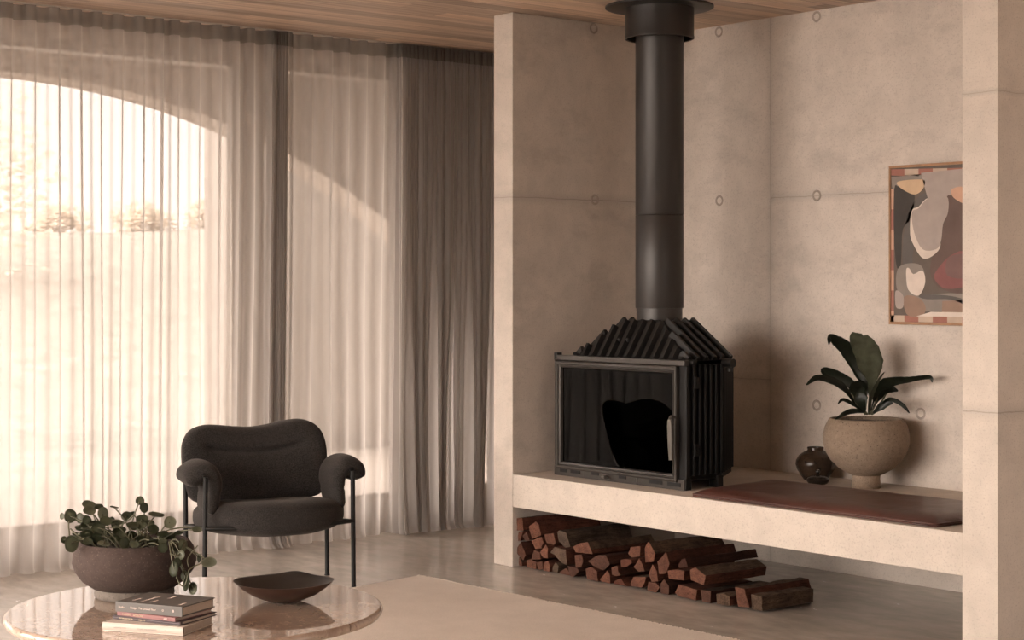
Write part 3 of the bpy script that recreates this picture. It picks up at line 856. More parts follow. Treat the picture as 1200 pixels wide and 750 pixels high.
leaves = [
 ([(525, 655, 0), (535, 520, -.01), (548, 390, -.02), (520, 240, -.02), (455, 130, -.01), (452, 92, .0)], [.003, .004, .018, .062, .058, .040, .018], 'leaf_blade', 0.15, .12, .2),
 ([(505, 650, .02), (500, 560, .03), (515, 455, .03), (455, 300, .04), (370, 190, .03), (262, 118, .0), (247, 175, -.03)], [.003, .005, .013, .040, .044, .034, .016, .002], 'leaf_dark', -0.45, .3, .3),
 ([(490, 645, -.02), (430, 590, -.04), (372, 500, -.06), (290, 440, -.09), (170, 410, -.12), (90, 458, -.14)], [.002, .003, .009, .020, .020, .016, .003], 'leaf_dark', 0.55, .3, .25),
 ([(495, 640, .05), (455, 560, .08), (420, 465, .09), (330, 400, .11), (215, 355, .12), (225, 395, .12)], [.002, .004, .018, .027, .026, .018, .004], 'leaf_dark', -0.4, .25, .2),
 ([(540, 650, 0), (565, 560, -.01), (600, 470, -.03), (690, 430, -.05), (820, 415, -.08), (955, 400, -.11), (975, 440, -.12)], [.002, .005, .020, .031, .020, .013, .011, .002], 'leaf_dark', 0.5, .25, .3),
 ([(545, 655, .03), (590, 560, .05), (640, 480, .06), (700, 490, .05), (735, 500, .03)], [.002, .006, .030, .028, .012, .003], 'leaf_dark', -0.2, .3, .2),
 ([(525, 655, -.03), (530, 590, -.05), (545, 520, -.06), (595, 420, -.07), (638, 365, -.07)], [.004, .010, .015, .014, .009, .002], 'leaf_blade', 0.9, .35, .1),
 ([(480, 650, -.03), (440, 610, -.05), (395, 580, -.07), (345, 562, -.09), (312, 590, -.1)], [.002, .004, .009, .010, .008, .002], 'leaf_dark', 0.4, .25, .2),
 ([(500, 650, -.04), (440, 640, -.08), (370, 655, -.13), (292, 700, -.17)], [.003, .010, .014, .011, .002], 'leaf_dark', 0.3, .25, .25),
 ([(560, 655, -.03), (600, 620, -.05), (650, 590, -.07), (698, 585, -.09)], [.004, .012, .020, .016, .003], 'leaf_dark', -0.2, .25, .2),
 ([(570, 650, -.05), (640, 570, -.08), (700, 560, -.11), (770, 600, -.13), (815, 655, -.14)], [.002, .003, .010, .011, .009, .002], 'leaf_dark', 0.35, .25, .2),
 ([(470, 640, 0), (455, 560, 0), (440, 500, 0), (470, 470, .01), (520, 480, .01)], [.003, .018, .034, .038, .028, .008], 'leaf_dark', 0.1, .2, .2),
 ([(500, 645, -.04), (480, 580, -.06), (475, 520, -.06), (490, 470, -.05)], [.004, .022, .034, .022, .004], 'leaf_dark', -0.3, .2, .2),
]
for i, (pts, wds, mt, roll, fold, ruff) in enumerate(leaves):
    blade([lp(*p) for p in pts], wds, M[mt], roll, fold, ruff, urn, i, OFF)
bm = bmesh.new()
for (a0, b0) in (((505, 665), (365, 510)), ((520, 665), (395, 510)), ((530, 665), (545, 430)), ((545, 665), (650, 520)), ((535, 665), (590, 540)), ((515, 665), (430, 560)), ((550, 665), (690, 560))):
    add_tube(bm, spline([lp(*a0), lp((a0[0]+b0[0])/2+8, (a0[1]+b0[1])/2, -.01), lp(*b0)], 5), [0.0045]*10+[0.003], 6)
obj('stems', bm, M['stem'], urn, smooth=True)

vb = at_y(952.5, 560, 0.965)
vase = tag(lathe_obj('vase', [(0, 0), (0.055, 0), (0.058, 0.004), (0.072, 0.022), (0.090, 0.050), (0.0965, 0.075), (0.094, 0.095), (0.080, 0.118), (0.058, 0.134), (0.041, 0.142), (0.0385, 0.147),
     (0.041, 0.156), (0.039, 0.159), (0.034, 0.157), (0.032, 0.145), (0.06, 0.12), (0.08, 0.08), (0, 0.06)], M['glaze']), 'small round brown glazed vase with short neck on the bench beside the urn', 'vase')
vase.location = (vb.x, 0.985, HS)
db = at_y(960, 560, 0.84)
dish = tag(empty('lidded_dish', (db.x-0.004, 0.835, HS)), 'tiny dark glossy lidded dish in front of the round vase', 'dish')
lathe_obj('dish', [(0, 0), (0.035, 0), (0.046, 0.006), (0.054, 0.018), (0.055, 0.026), (0.050, 0.028), (0, 0.026)], M['glaze_dark'], dish, 40)
lathe_obj('lid', [(0.051, 0.027), (0.050, 0.031), (0.034, 0.041), (0.012, 0.045), (0, 0.045)], M['glaze_dark'], dish, 40)
lathe_obj('knob', [(0.004, 0.043), (0.005, 0.049), (0.0105, 0.056), (0.0115, 0.063), (0.008, 0.070), (0, 0.072)], M['glaze_dark'], dish, 24)

# ------------------------------------------------------------------ painting
PX0, PX1, PZ0, PZ1 = 1.472, 2.07, 1.223, 1.973
pa = tag(empty('framed_painting', (PX0, D, PZ0)), 'framed abstract painting of grey and plum shapes hanging on the concrete niche wall', 'painting')
PW, PH = PX1-PX0, PZ1-PZ0
bm = bmesh.new()
for x0, x1, z0_, z1_ in ((0, PW, 0, 0.012), (0, PW, PH-0.012, PH), (0, 0.010, 0.012, PH-0.012), (PW-0.010, PW, 0.012, PH-0.012)):
    add_box(bm, x0, x1, -0.032, -0.004, z0_, z1_, 0.001)
obj('frame', bm, M['frame_oak'], pa)
pc = {}
def paint(nm, col):
    if nm not in pc: pc[nm] = plain('paint_'+nm, col, 0.8, 0, 0.09, 14, 0.05)
    return pc[nm]
for nm, col in (('ground', (0.115, 0.092, 0.076)), ('clay', (0.30, 0.13, 0.098)), ('sand', (0.44, 0.34, 0.265)), ('grey', (0.345, 0.29, 0.262)), ('pale', (0.60, 0.515, 0.45)), ('ochre', (0.54, 0.385, 0.25)),
                ('black', (0.048, 0.042, 0.037)), ('slate', (0.105, 0.094, 0.086)), ('plum', (0.118, 0.078, 0.066)), ('wine', (0.20, 0.080, 0.076)), ('stone', (0.225, 0.195, 0.170)), ('peach', (0.50, 0.30, 0.21)), ('tan', (0.265, 0.175, 0.13)), ('mauve', (0.16, 0.093, 0.085))):
    paint(nm, col)
pm = list(pc); bm = bmesh.new()
add_box(bm, 0.004, PW-0.004, -0.026, -0.006, 0.004, PH-0.004, 0, mi=pm.index('ground'))
# shapes in the crop of the photograph: x 28..311 spans 0..0.4 m of the canvas, y 60..715 its height
def S(nm, layer, pts, smooth=True):
    P = [Vector(((x-27)/283*0.397, 0, PH-0.006-(y_-58-(0 if x < 27 else (27-x)*0.045*(1-(y_-58)/660)))/660*(PH-0.012))) for x, y_ in pts]
    if smooth:
        n = len(P); Q = []
        for i in range(n):
            p0, p1, p2, p3 = P[i-1], P[i], P[(i+1) % n], P[(i+2) % n]
            for k in range(4):
                t = k/4; Q.append(0.5*((2*p1)+(p2-p0)*t+(2*p0-5*p1+4*p2-p3)*t*t+(3*p1-p0-3*p2+p3)*t**3))
        P = Q
    vsx = [bm.verts.new((min(max(p.x, 0.0105), PW-0.0105), -0.0263-0.0003*layer, min(max(p.z, 0.0125), PH-0.0125))) for p in P]
    try: f = bm.faces.new(vsx); f.material_index = pm.index(nm)
    except ValueError: pass
for i, x in enumerate(range(32, 440, 58)):
    S('clay' if i % 2 == 0 else 'sand', 1, [(x, 66), (x+58, 66), (x+58, 96), (x, 92)], False)
    S('sand' if i % 2 == 0 else 'clay', 1, [(x, 685), (x+58, 685), (x+58, 712), (x, 712)], False)
for i, y_ in enumerate(range(150, 690, 86)):
    S('peach' if i % 2 == 0 else 'clay', 1, [(32, y_), (46, y_), (46, y_+86), (32, y_+86)], False)
S('stone', 1, [(34, 100), (170, 88), (180, 140), (120, 130), (40, 150)], False)
S('black', 2, [(48, 150), (70, 142), (130, 165), (120, 270), (84, 320), (78, 430), (72, 485), (56, 470), (46, 330)])
S('slate', 2, [(125, 215), (180, 170), (190, 260), (130, 400), (120, 500), (84, 470), (90, 330)])
S('ochre', 3, [(66, 118), (165, 112), (172, 140), (150, 168), (120, 172), (70, 142)])
S('grey', 3, [(158, 84), (320, 70), (440, 80), (440, 190), (300, 150), (268, 190), (230, 190), (190, 205), (172, 140)], False)
S('pale', 4, [(150, 225), (190, 190), (240, 240), (235, 340), (235, 400), (195, 440), (162, 440), (130, 390), (114, 340), (120, 245)])
S('grey', 5, [(190, 190), (262, 182), (268, 250), (248, 300), (240, 370), (220, 405), (165, 405), (130, 330), (122, 250), (150, 232)])
S('peach', 4, [(282, 155), (330, 148), (340, 215), (290, 190)])
S('plum', 4, [(262, 185), (300, 200), (340, 260), (345, 560), (250, 575), (200, 520), (204, 440), (240, 395), (240, 275), (252, 300)])
S('wine', 5, [(280, 430), (340, 420), (350, 545), (260, 570), (214, 530), (225, 490)])
S('mauve', 6, [(270, 440), (345, 430), (350, 520), (265, 515)])
S('stone', 3, [(62, 490), (105, 465), (160, 475), (176, 540), (150, 600), (90, 610), (58, 570)])
S('pale', 5, [(98, 495), (110, 485), (128, 510), (165, 495), (176, 545), (150, 600), (106, 575)])
S('grey', 4, [(55, 580), (85, 600), (85, 650), (60, 655), (52, 630)])
S('slate', 4, [(150, 600), (230, 595), (320, 610), (340, 640), (280, 615), (180, 615)])
S('stone', 3, [(110, 610), (320, 590), (345, 650), (130, 665)])
S('tan', 4, [(90, 605), (150, 610), (178, 650), (160, 688), (100, 680)])
S('tan', 4, [(245, 622), (340, 615), (345, 668), (243, 668)], False)
S('pale', 5, [(140, 688), (200, 668), (345, 668), (345, 686)], False)
for i, (x, y_) in enumerate(((380, 250), (400, 420), (390, 560))):
    S(('stone', 'slate', 'tan')[i], 3, [(x-30, y_-60), (x+20, y_-50), (x+30, y_+40), (x-25, y_+60)])
obj('canvas', bm, [pc[k] for k in pm], pa)

# ------------------------------------------------------------------ firewood stack
LY = 0.036
def cropA(p): return 590+p[0]/6.316, 595+p[1]/6.316
def cropB(p): return 760+p[0]/6.316, 620+p[1]/6.316
LOGS = [  # end-face outline, crop, length, barked edges, face material, label
 ([(95,75),(140,75),(150,170),(90,170)], 'A', .36, (0,), 'log_end', 'square split log at the top left corner of the firewood stack'),
 ([(76,180),(145,175),(126,245),(88,247)], 'A', .36, (), 'log_end', 'small wedge log against the left wall, second from the top of the stack'),
 ([(138,207),(172,181),(196,240),(160,246)], 'A', .34, (), 'log_end', 'small pale wedge log between the left wall wedge and the big top log'),
 ([(183,140),(240,98),(262,120),(280,205),(213,234)], 'A', .40, (), 'log_end', 'largest reddish log on top of the stack near its left end'),
 ([(203,245),(282,212),(296,258),(280,302),(235,306)], 'A', .36, (3,), 'log_end', 'rounded log lying right under the largest reddish top log'),
 ([(303,195),(372,188),(387,260),(370,276),(318,262)], 'A', .36, (), 'log_end', 'blocky square ended log just left of the bark covered top log'),
 ([(396,182),(415,163),(465,185),(495,290),(460,297),(410,250)], 'A', .42, (0,1,2), 'log_grey', 'bark covered grey brown log on top of the left half of the stack'),
 ([(103,290),(128,250),(166,350),(146,392),(92,330)], 'A', .36, (), 'log_end', 'tall diamond ended log against the left wall in the middle of the stack'),
 ([(210,350),(228,312),(268,330),(276,382),(208,385)], 'A', .34, (), 'log_end', 'small triangular log right of the diamond ended log'),
 ([(270,330),(315,268),(330,300),(328,377),(290,372)], 'A', .36, (), 'log_end', 'upright triangular log under the blocky square ended log'),
 ([(346,330),(375,287),(462,308),(472,425),(450,418),(425,405),(380,352)], 'A', .38, (), 'log_grey', 'grey splintered log in the left middle of the stack'),
 ([(80,370),(110,357),(138,402),(138,434),(88,434)], 'A', .34, (1,), 'log_end', 'low wedge log in the bottom left corner of the stack'),
 ([(168,390),(205,378),(242,402),(242,458),(174,452)], 'A', .36, (0,), 'log_end', 'brown blunt log in the bottom row, second from the left wall'),
 ([(243,404),(290,398),(292,455),(258,460)], 'A', .34, (), 'log_end', 'narrow reddish log in the bottom row, third from the left wall'),
 ([(294,408),(328,392),(346,430),(340,484),(292,470)], 'A', .36, (), 'log_end', 'rounded reddish log in the bottom row, fourth from the left wall'),
 ([(362,440),(385,404),(408,430),(404,488),(362,486)], 'A', .36, (0,1,2), 'log_bark', 'dark bark covered log in the bottom row below the splintered grey log'),
 ([(414,475),(462,447),(490,480),(492,512),(416,498)], 'A', .34, (), 'log_end', 'flat triangular reddish log in the bottom row right of the dark bark log'),
 ([(473,428),(545,448),(560,470),(520,522),(494,508)], 'A', .36, (), 'log_end', 'slanted log below the right edge of the splintered grey log'),
 ([(525,350),(580,345),(592,392),(578,442),(533,446)], 'A', .36, (), 'log_end', 'pale notched log in the middle of the stack right of the splintered grey log'),
 ([(512,288),(560,262),(625,252),(652,310),(662,346),(530,330)], 'A', .42, (0,1,2), 'log_end', 'wide dark topped log beside the bark covered top log'),
 ([(622,395),(700,348),(760,352),(792,420),(742,466),(680,442)], 'A', .40, (0,), 'log_end', 'broad cracked log with rounded brown face in the centre of the stack'),
 ([(608,450),(650,436),(692,470),(702,548),(616,542)], 'A', .36, (), 'log_end', 'upright block log in the bottom row beneath the broad cracked log'),
 ([(712,530),(772,462),(788,500),(792,572),(722,562)], 'A', .36, (), 'log_end', 'pointed triangular log in the bottom row at the centre of the stack'),
 ([(797,442),(844,426),(849,470),(868,498),(838,508),(802,498)], 'A', .36, (3,), 'log_end', 'low curved log leaning right of the pointed triangular log'),
 ([(866,384),(900,378),(948,386),(953,408),(908,440),(868,440)], 'A', .36, (), 'log_side', 'smooth red sided log resting on the low curved log'),
 ([(815,546),(868,520),(905,572),(920,585),(862,592),(820,582)], 'A', .36, (), 'log_side', 'dark red flat log in the bottom row right of the pointed triangular log'),
 ([(923,340),(940,290),(1015,285),(1012,358),(945,370)], 'A', .32, (), 'log_end', 'small square log on top of the second heap, left of the bark log'),
 ([(962,440),(1008,372),(1034,432),(1050,470),(1000,476)], 'A', .36, (), 'log_end', 'pale splintered triangle log under the small square log'),
 ([(1043,300),(1070,250),(1085,262),(1125,340),(1112,402),(1048,408)], 'A', .46, (1,2), 'log_end', 'big bark sided log on top of the second heap'),
 ([(940,560),(960,510),(1058,512),(1052,545),(1024,592),(950,582)], 'A', .36, (1,), 'log_end', 'reddish block log in the bottom row left of the notched pale log'),
 ([(0,390),(55,395),(85,430),(60,482),(0,478),(-12,450)], 'B', .36, (), 'log_end', 'pale edged log in the bottom row left of the tall upright block'),
 ([(0,330),(32,258),(62,312),(72,388),(20,394)], 'B', .36, (), 'log_end', 'upright wedge log between the pale edged log and the tall split log'),
 ([(64,240),(100,205),(130,166),(158,256),(132,332),(76,336)], 'B', .44, (), 'log_end', 'tall split red log on top of the second heap, right of the bark log'),
 ([(222,262),(245,222),(272,216),(290,284),(224,288)], 'B', .46, (), 'log_side', 'thin flat red slat lying along the top right of the stack'),
 ([(140,308),(205,298),(268,308),(264,382),(146,368)], 'B', .34, (), 'log_end', 'smooth oblong end log under the thin red slat'),
 ([(304,300),(345,282),(425,345),(412,418),(310,378)], 'B', .40, (0,1), 'log_end', 'wide flat bark topped log at the upper right of the stack'),
 ([(88,400),(115,366),(152,420),(152,497),(90,487)], 'B', .36, (), 'log_end', 'tall upright block log in the bottom row under the smooth oblong log'),
 ([(193,470),(220,408),(362,448),(352,532),(222,498)], 'B', .36, (), 'log_end', 'wide trapezoid log in the bottom row under the bark topped flat log'),
 ([(384,445),(462,458),(458,553),(395,538)], 'B', .38, (0,), 'log_end', 'narrow upright log in the bottom row, fourth from the right end'),
 ([(497,480),(560,476),(602,500),(602,570),(504,557)], 'B', .36, (0,1), 'log_bark', 'dark grey brown block log, third from the right end of the stack'),
 ([(638,425),(710,440),(748,582),(664,577)], 'B', .42, (0,), 'log_end', 'tall pale log with long grey top edge, second from the right end'),
 ([(757,480),(842,498),(842,607),(764,597)], 'B', .33, (0,1), 'log_bark', 'dark rough bark block at the right end of the firewood stack'),
]
def make_log(i, poly, crop, L, bark, endm, label):
    rnd = random.Random(100+i)
    cf = cropA if crop == 'A' else cropB
    yj = LY + (rnd.random()-0.5)*0.02
    P = [at_y(*cf(p), yj) for p in poly]
    P = [Vector((p.x, max(p.z, 0.003))) for p in P]
    c = sum(P, Vector((0, 0)))/len(P)
    zmin = min(p.y for p in P)
    # resample the outline so that edges carry some roughness
    Q, bk = [], []
    n = len(P)
    for k in range(n):
        a0, b0 = P[k], P[(k+1) % n]
        m = max(2, int((b0-a0).length/0.018))
        for j in range(m):
            Q.append(c + (a0+(b0-a0)*(j/m) - c)*0.965); bk.append(k in bark)
    NS = 12
    bm = bmesh.new(); rows = []
    tw = (rnd.random()-0.5)*0.03; dx = (rnd.random()-0.5)*0.006; tap = 0.93 + 0.05*rnd.random()
    for s in range(NS+1):
        f = s/NS
        sc = 1 + (tap-1)*f
        row = []
        for q, isb in zip(Q, bk):
            v = (q-c)*sc
            ca, sa = math.cos(tw*f), math.sin(tw*f)
            v = Vector((v.x*ca - v.y*sa, v.x*sa + v.y*ca))
            pw = Vector((c.x+v.x+dx*f, yj+L*f, c.y+v.y))
            am = 0.0060 if isb else 0.0032
            if s in (0, NS): am = 0.0012
            pw.x += am*noise.noise(Vector((pw.x*70, pw.y*16, pw.z*70+i))); pw.z += am*noise.noise(Vector((pw.x*70+9, pw.y*16, pw.z*70+i)))
            if s == 0: pw.y += 0.004*noise.noise(Vector((pw.x*60, i, pw.z*60)))
            pw.z = max(pw.z, 0.0015)
            row.append(bm.verts.new(pw - Vector((c.x, yj, zmin))))
        rows.append(row)
    m = len(Q)
    for r0, r1 in zip(rows, rows[1:]):
        for k in range(m):
            f = bm.faces.new((r0[k], r0[(k+1) % m], r1[(k+1) % m], r1[k]))
            f.material_index = 1 if bk[k] else 0
    cen = sum((v.co for v in rows[0]), Vector())/m
    cv = bm.verts.new(cen + Vector((0, -0.003, 0)))
    for k in range(m):
        f = bm.faces.new((rows[0][(k+1) % m], rows[0][k], cv)); f.material_index = 2
    f = bm.faces.new(rows[-1]); f.material_index = 2
    o = obj('firewood_log', bm, [M['log_side'], M['log_bark'], M[endm]], smooth=True, auto=28)
    o.location = (c.x, yj, zmin)
    tag(o, label, 'log', 'firewood stacked under the bench')
for i, a in enumerate(LOGS): make_log(i, *a)

# ------------------------------------------------------------------ rug
rug = tag(empty('rug', (0, 0, 0)), 'large flat beige woven rug on the polished concrete floor', 'rug')
bm = bmesh.new()
NXR, NYR = 60, 40
def rugp(s, t):
    xl = -0.045 + 0.83*t
    x = xl + (6.0 - xl)*s
    y = -0.545 + 0.027*(x+0.05) - 4.6*t
    if t == 0: y += 0.010*noise.noise(Vector((x*5, 0, 0))) + 0.006*noise.noise(Vector((x*14, 0, 3)))
    if s == 0: x += 0.010*noise.noise(Vector((y*5, 0, 7)))
    return x, y
top = [[bm.verts.new((*rugp((i/NXR)**1.3, (j/NYR)**1.3), 0.011)) for i in range(NXR+1)] for j in range(NYR+1)]
bot = [[bm.verts.new((v.co.x, v.co.y, 0.0005)) for v in r] for r in top]
for j in range(NYR):
    for i in range(NXR):
        bm.faces.new((top[j][i], top[j][i+1], top[j+1][i+1], top[j+1][i]))
for A_, B_ in ((top[0], bot[0]), (top[-1], bot[-1]), ([r[0] for r in top], [r[0] for r in bot]), ([r[-1] for r in top], [r[-1] for r in bot])):
    for k in range(len(A_)-1): bm.faces.new((A_[k], A_[k+1], B_[k+1], B_[k]))
obj('weave', bm, M['rug'], rug)
bm = bmesh.new()
rnd = random.Random(5)
x = -0.05
while x < 3.2:
    s = ((x+0.045)/6.045)
    y = -0.545 + 0.027*(x+0.05) + 0.010*noise.noise(Vector((x*5, 0, 0)))
    L = 0.006 + 0.012*rnd.random()
    add_tube(bm, [(x, y-0.006, 0.009), (x+(rnd.random()-.5)*.008, y+L*0.5, 0.011), (x+(rnd.random()-.5)*.012, y+L, 0.004)], 0.0028, 5)
    x += 0.009 + 0.008*rnd.random()
tag(obj('fringe', bm, M['fringe'], rug), kind='stuff')

# ------------------------------------------------------------------ armchair
def cframe(r, dd): return CAM + RT*r + FW*dd
co = cframe(-1.058, 7.995); co.z = 0
PHI = math.radians(22.7)
chair = tag(empty('armchair', (co.x, co.y, 0.0), math.pi/2 - THETA + PHI), 'charcoal wool armchair with thin black steel legs in front of the sheer curtains', 'armchair')
HWd, DEP = 0.350, 0.42
TR = 0.0108
def frame_leg(x, y, xt, yt):
    bm = bmesh.new()
    add_tube(bm, [(x, y, 0.0), (x+(xt-x)*.3, y+(yt-y)*.3, 0.17), (xt, yt, 0.545)], TR, 14)
    add_tube(bm, [(x, y, 0.0), (x, y, 0.006)], TR*1.25, 14)
    obj('leg', bm, M['chair_steel'], chair, smooth=True, auto=50)
for sx in (-1, 1):
    frame_leg(sx*HWd*1.0, 0.0, sx*HWd*0.985, 0.0)
    frame_leg(sx*HWd*0.985, DEP-0.01, sx*HWd*0.985, DEP+0.0)
for sx in (-1, 1):
    x = sx*HWd*0.985
    bm = bmesh.new()
    add_tube(bm, [(x, 0, 0.545), (x, 0.02, 0.552), (x, DEP-0.02, 0.552), (x, DEP, 0.545)], TR, 12)
    obj('arm_rail', bm, M['chair_steel'], chair, smooth=True, auto=50)
bm = bmesh.new()
add_tube(bm, spline([(-HWd, 0, 0.315), (-0.2, -0.045, 0.313), (0, -0.058, 0.312), (0.2, -0.045, 0.313), (HWd, 0, 0.315)], 6), TR*0.95, 12)
for sx in (-1, 1): add_tube(bm, [(sx*HWd*0.99, 0, 0.312), (sx*HWd*0.985, DEP, 0.272)], TR*0.95, 12)
add_tube(bm, [(-HWd, DEP, 0.272), (HWd, DEP, 0.272)], TR*0.95, 12)
obj('seat_frame', bm, M['chair_steel'], chair, smooth=True, auto=50)
bm = bmesh.new()
add_tube(bm, [(-HWd*.985, DEP, 0.52), (-0.2, DEP+0.05, 0.52), (0.2, DEP+0.05, 0.52), (HWd*.985, DEP, 0.52)], TR, 12)
obj('back_rail', bm, M['chair_steel'], chair, smooth=True, auto=50)

def spow(v, e): return math.copysign(abs(v)**e, v)
def even_phi(q, e):
    """angle whose radius sin(phi)**e runs evenly from the middle of the front face to the rim and back"""
    a0 = math.asin(min(1.0, max(0.0, math.sin(math.pi*q)))**(1/e))
    return a0 if q < 0.5 else math.pi - a0
def pillow(fn, nu=56, nv=28):
    """closed cushion from fn(theta, phi): theta round the outline, phi front to back"""
    bm = bmesh.new(); rows = []
    for j in range(nv+1):
        ph = even_phi(j/nv, 0.42)
        if j in (0, nv): rows.append([bm.verts.new(fn(0, ph))]); continue
        rows.append([bm.verts.new(fn(2*math.pi*k/nu, ph)) for k in range(nu)])
    for a0, b0 in zip(rows, rows[1:]):
        for k in range(nu):
            k2 = (k+1) % nu
            if len(a0) == 1: bm.faces.new((a0[0], b0[k], b0[k2]))
            elif len(b0) == 1: bm.faces.new((a0[k], b0[0], a0[k2]))
            else: bm.faces.new((a0[k], b0[k], b0[k2], a0[k2]))
    return bm
# seat: wide, bowed front, soft edges, tilted back a little
def seat_fn(th, ph):
    ct, sn = math.cos(th), math.sin(th)
    rad = math.sin(ph)**0.42
    x = 0.004 + 0.343*spow(ct, 0.72)*rad
    y = 0.285*spow(sn, 0.72)*rad
    z = 0.077*spow(math.cos(ph), 0.62)
    if y < 0: y -= 0.060*(1-(x/0.34)**2)*(-y/0.285)          # bowed front
    z *= 1.0 - 0.10*(abs(x)/0.338)**3
    if z > 0: z -= 0.018*math.exp(-((x/0.2)**2 + ((y-0.05)/0.2)**2))
    yy = y + 0.225
    if z < 0: z -= 0.016*(1-(x/0.34)**2)*max(0, -y/0.285)
    return Vector((x, yy, 0.352 + z*1.04 - 0.075*(yy-0.0)*1.0 + 0.0025*noise.noise(Vector((x*12, yy*12, z*12)))))
seat = obj('seat_cushion', pillow(seat_fn, 72, 36), M['wool'], chair, smooth=True)
# back: broad kidney outline with two humps and a stitched crease
OUT = [(-0.372, 0.625), (-0.362, 0.675), (-0.325, 0.722), (-0.265, 0.746), (-0.19, 0.748), (-0.09, 0.738), (0.0, 0.733), (0.09, 0.741), (0.18, 0.757), (0.26, 0.765), (0.325, 0.750), (0.368, 0.705), (0.384, 0.640),
       (0.382, 0.555), (0.374, 0.470), (0.345, 0.420), (0.28, 0.395), (0.12, 0.378), (-0.10, 0.375), (-0.26, 0.385), (-0.335, 0.410), (-0.365, 0.470), (-0.372, 0.55)]
OS = []
nO = len(OUT)
for i in range(nO):
    p0, p1, p2, p3 = [Vector(OUT[(i+k) % nO]) for k in (-1, 0, 1, 2)]
    for k in range(4):
        t = k/4; OS.append(0.5*((2*p1)+(p2-p0)*t+(2*p0-5*p1+4*p2-p3)*t*t+(3*p1-p0-3*p2+p3)*t**3))
OC = Vector((0.006, 0.560))
def back_pt(k, ph):
    o_ = Vector((OS[k % len(OS)].x*0.935, OS[k % len(OS)].y*1.0 - 0.012)) - OC
    rad = math.sin(ph)**0.45
    x, z = o_.x*rad, o_.y*rad
    dpt = -0.082*spow(math.cos(ph), 0.7)           # front towards -y
    if dpt < 0:
        zc = 0.050 + 0.55*x*x                     # crease line height above the centre
        g = math.exp(-((z-zc)/0.013)**2)*smoothstep((0.27-abs(x))/0.08)
        dpt += 0.024*g
        dpt += 0.018*math.exp(-((z-zc+0.0)/0.05)**2)*smoothstep((0.30-abs(x))/0.10)*0.5
    hh = (z+0.19)/0.38
    yb = 0.452 + 0.115*hh - 0.07*(x/0.38)**2 + dpt        # reclined, wings curl forward
    return Vector((x, yb, OC.y+z + 0.002*noise.noise(Vector((x*14, dpt*10, z*14)))))
bm = bmesh.new(); rows = []
NV, NU = 84, len(OS)
for j in range(NV+1):
    ph = even_phi(j/NV, 0.45)
    if j in (0, NV): rows.append([bm.verts.new(back_pt(0, ph))]); continue
    rows.append([bm.verts.new(back_pt(k, ph)) for k in range(NU)])
for a0, b0 in zip(rows, rows[1:]):
    for k in range(NU):
        k2 = (k+1) % NU
        if len(a0) == 1: bm.faces.new((a0[0], b0[k], b0[k2]))
        elif len(b0) == 1: bm.faces.new((a0[k], b0[0], a0[k2]))
        else: bm.faces.new((a0[k], b0[k], b0[k2], a0[k2]))
obj('back_cushion', bm, M['wool'], chair, smooth=True)
# arms: a thick pad hung over the arm rail like a saddle bag, rolled outwards
def arm(sx):
    path = spline([Vector((sx*a, 0, z)) for a, z in ((0.300, 0.405), (0.294, 0.445), (0.291, 0.495), (0.299, 0.532), (0.320, 0.556), (0.350, 0.560), (0.374, 0.547))], 5)
    n = len(path); bm = bmesh.new(); rows = []
    NC = 36
    for i, p in enumerate(path):
        t = (path[min(i+1, n-1)]-path[max(i-1, 0)]).normalized()
        nrm = Vector((t.z, 0, -t.x))
        f = i/(n-1)
        thick = 0.036 + 0.006*math.sin(math.pi*f) + 0.017*f**1.5
        rows.append((p, t, nrm, thick, 0.127 + 0.008*math.sin(f*3.1)))
    # rounded caps at both ends
    full = []
    for q in (0.985, 0.9, 0.75, 0.5, 0.25):
        p, t, nrm, th_, wd = rows[0]; full.append((p - t*th_*q, nrm, th_*(1-q**2.3)**(1/2.3), wd*(0.86+0.14*math.sqrt(1-q*q))))
    for p, t, nrm, th_, wd in rows: full.append((p, nrm, th_, wd))
    for q in (0.25, 0.5, 0.75, 0.9, 0.985):
        p, t, nrm, th_, wd = rows[-1]; full.append((p + t*th_*q, nrm, th_*(1-q**2.5)**(1/2.5), wd*(0.88+0.12*math.sqrt(1-q*q))))
    rings = []
    for idx, (p, nrm, th_, wd) in enumerate(full):
        ring = []
        cr = math.exp(-((idx-11.5)/1.1)**2)*0.006          # stitched tuck across the pad
        for k in range(NC):
            a0 = 2*math.pi*k/NC
            h = spow(math.cos(a0), 0.85)*(th_-cr); ww = spow(math.sin(a0), 0.72)*wd
            ring.append(bm.verts.new(p + nrm*h + Vector((0, 0.153+ww, 0))))
        rings.append(ring)
    for r0, r1 in zip(rings, rings[1:]):
        for k in range(NC): bm.faces.new((r0[k], r0[(k+1) % NC], r1[(k+1) % NC], r1[k]))
    bm.faces.new(rings[0][::-1]); bm.faces.new(rings[-1])
    obj('arm_cushion', bm, M['wool'], chair, smooth=True)
arm(-1); arm(1)

# ------------------------------------------------------------------ coffee table and the things on it
TXc, TYc, TRd, TZt = 2.152, -2.978, 0.5525, 0.45
tb = tag(empty('coffee_table', (TXc, TYc, 0.0115)), 'round low coffee table with polished beige brown marble top', 'table')
zt_ = TZt - 0.0115
lathe_obj('table_top', [(0, zt_-0.03), (TRd-0.020, zt_-0.03), (TRd-0.006, zt_-0.025), (TRd, zt_-0.016), (TRd, zt_-0.010), (TRd-0.004, zt_-0.003), (TRd-0.010, zt_), (TRd-0.0105, zt_), (TRd-0.02, zt_), (TRd*0.5, zt_), (0, zt_)], M['marble'], tb, 160, 35)
lathe_obj('pedestal', [(0, 0), (0.25, 0), (0.255, 0.006), (0.245, 0.02), (0.20, zt_-0.04), (0.22, zt_-0.0305), (0, zt_-0.0305)], M['marble'], tb, 64, 40)

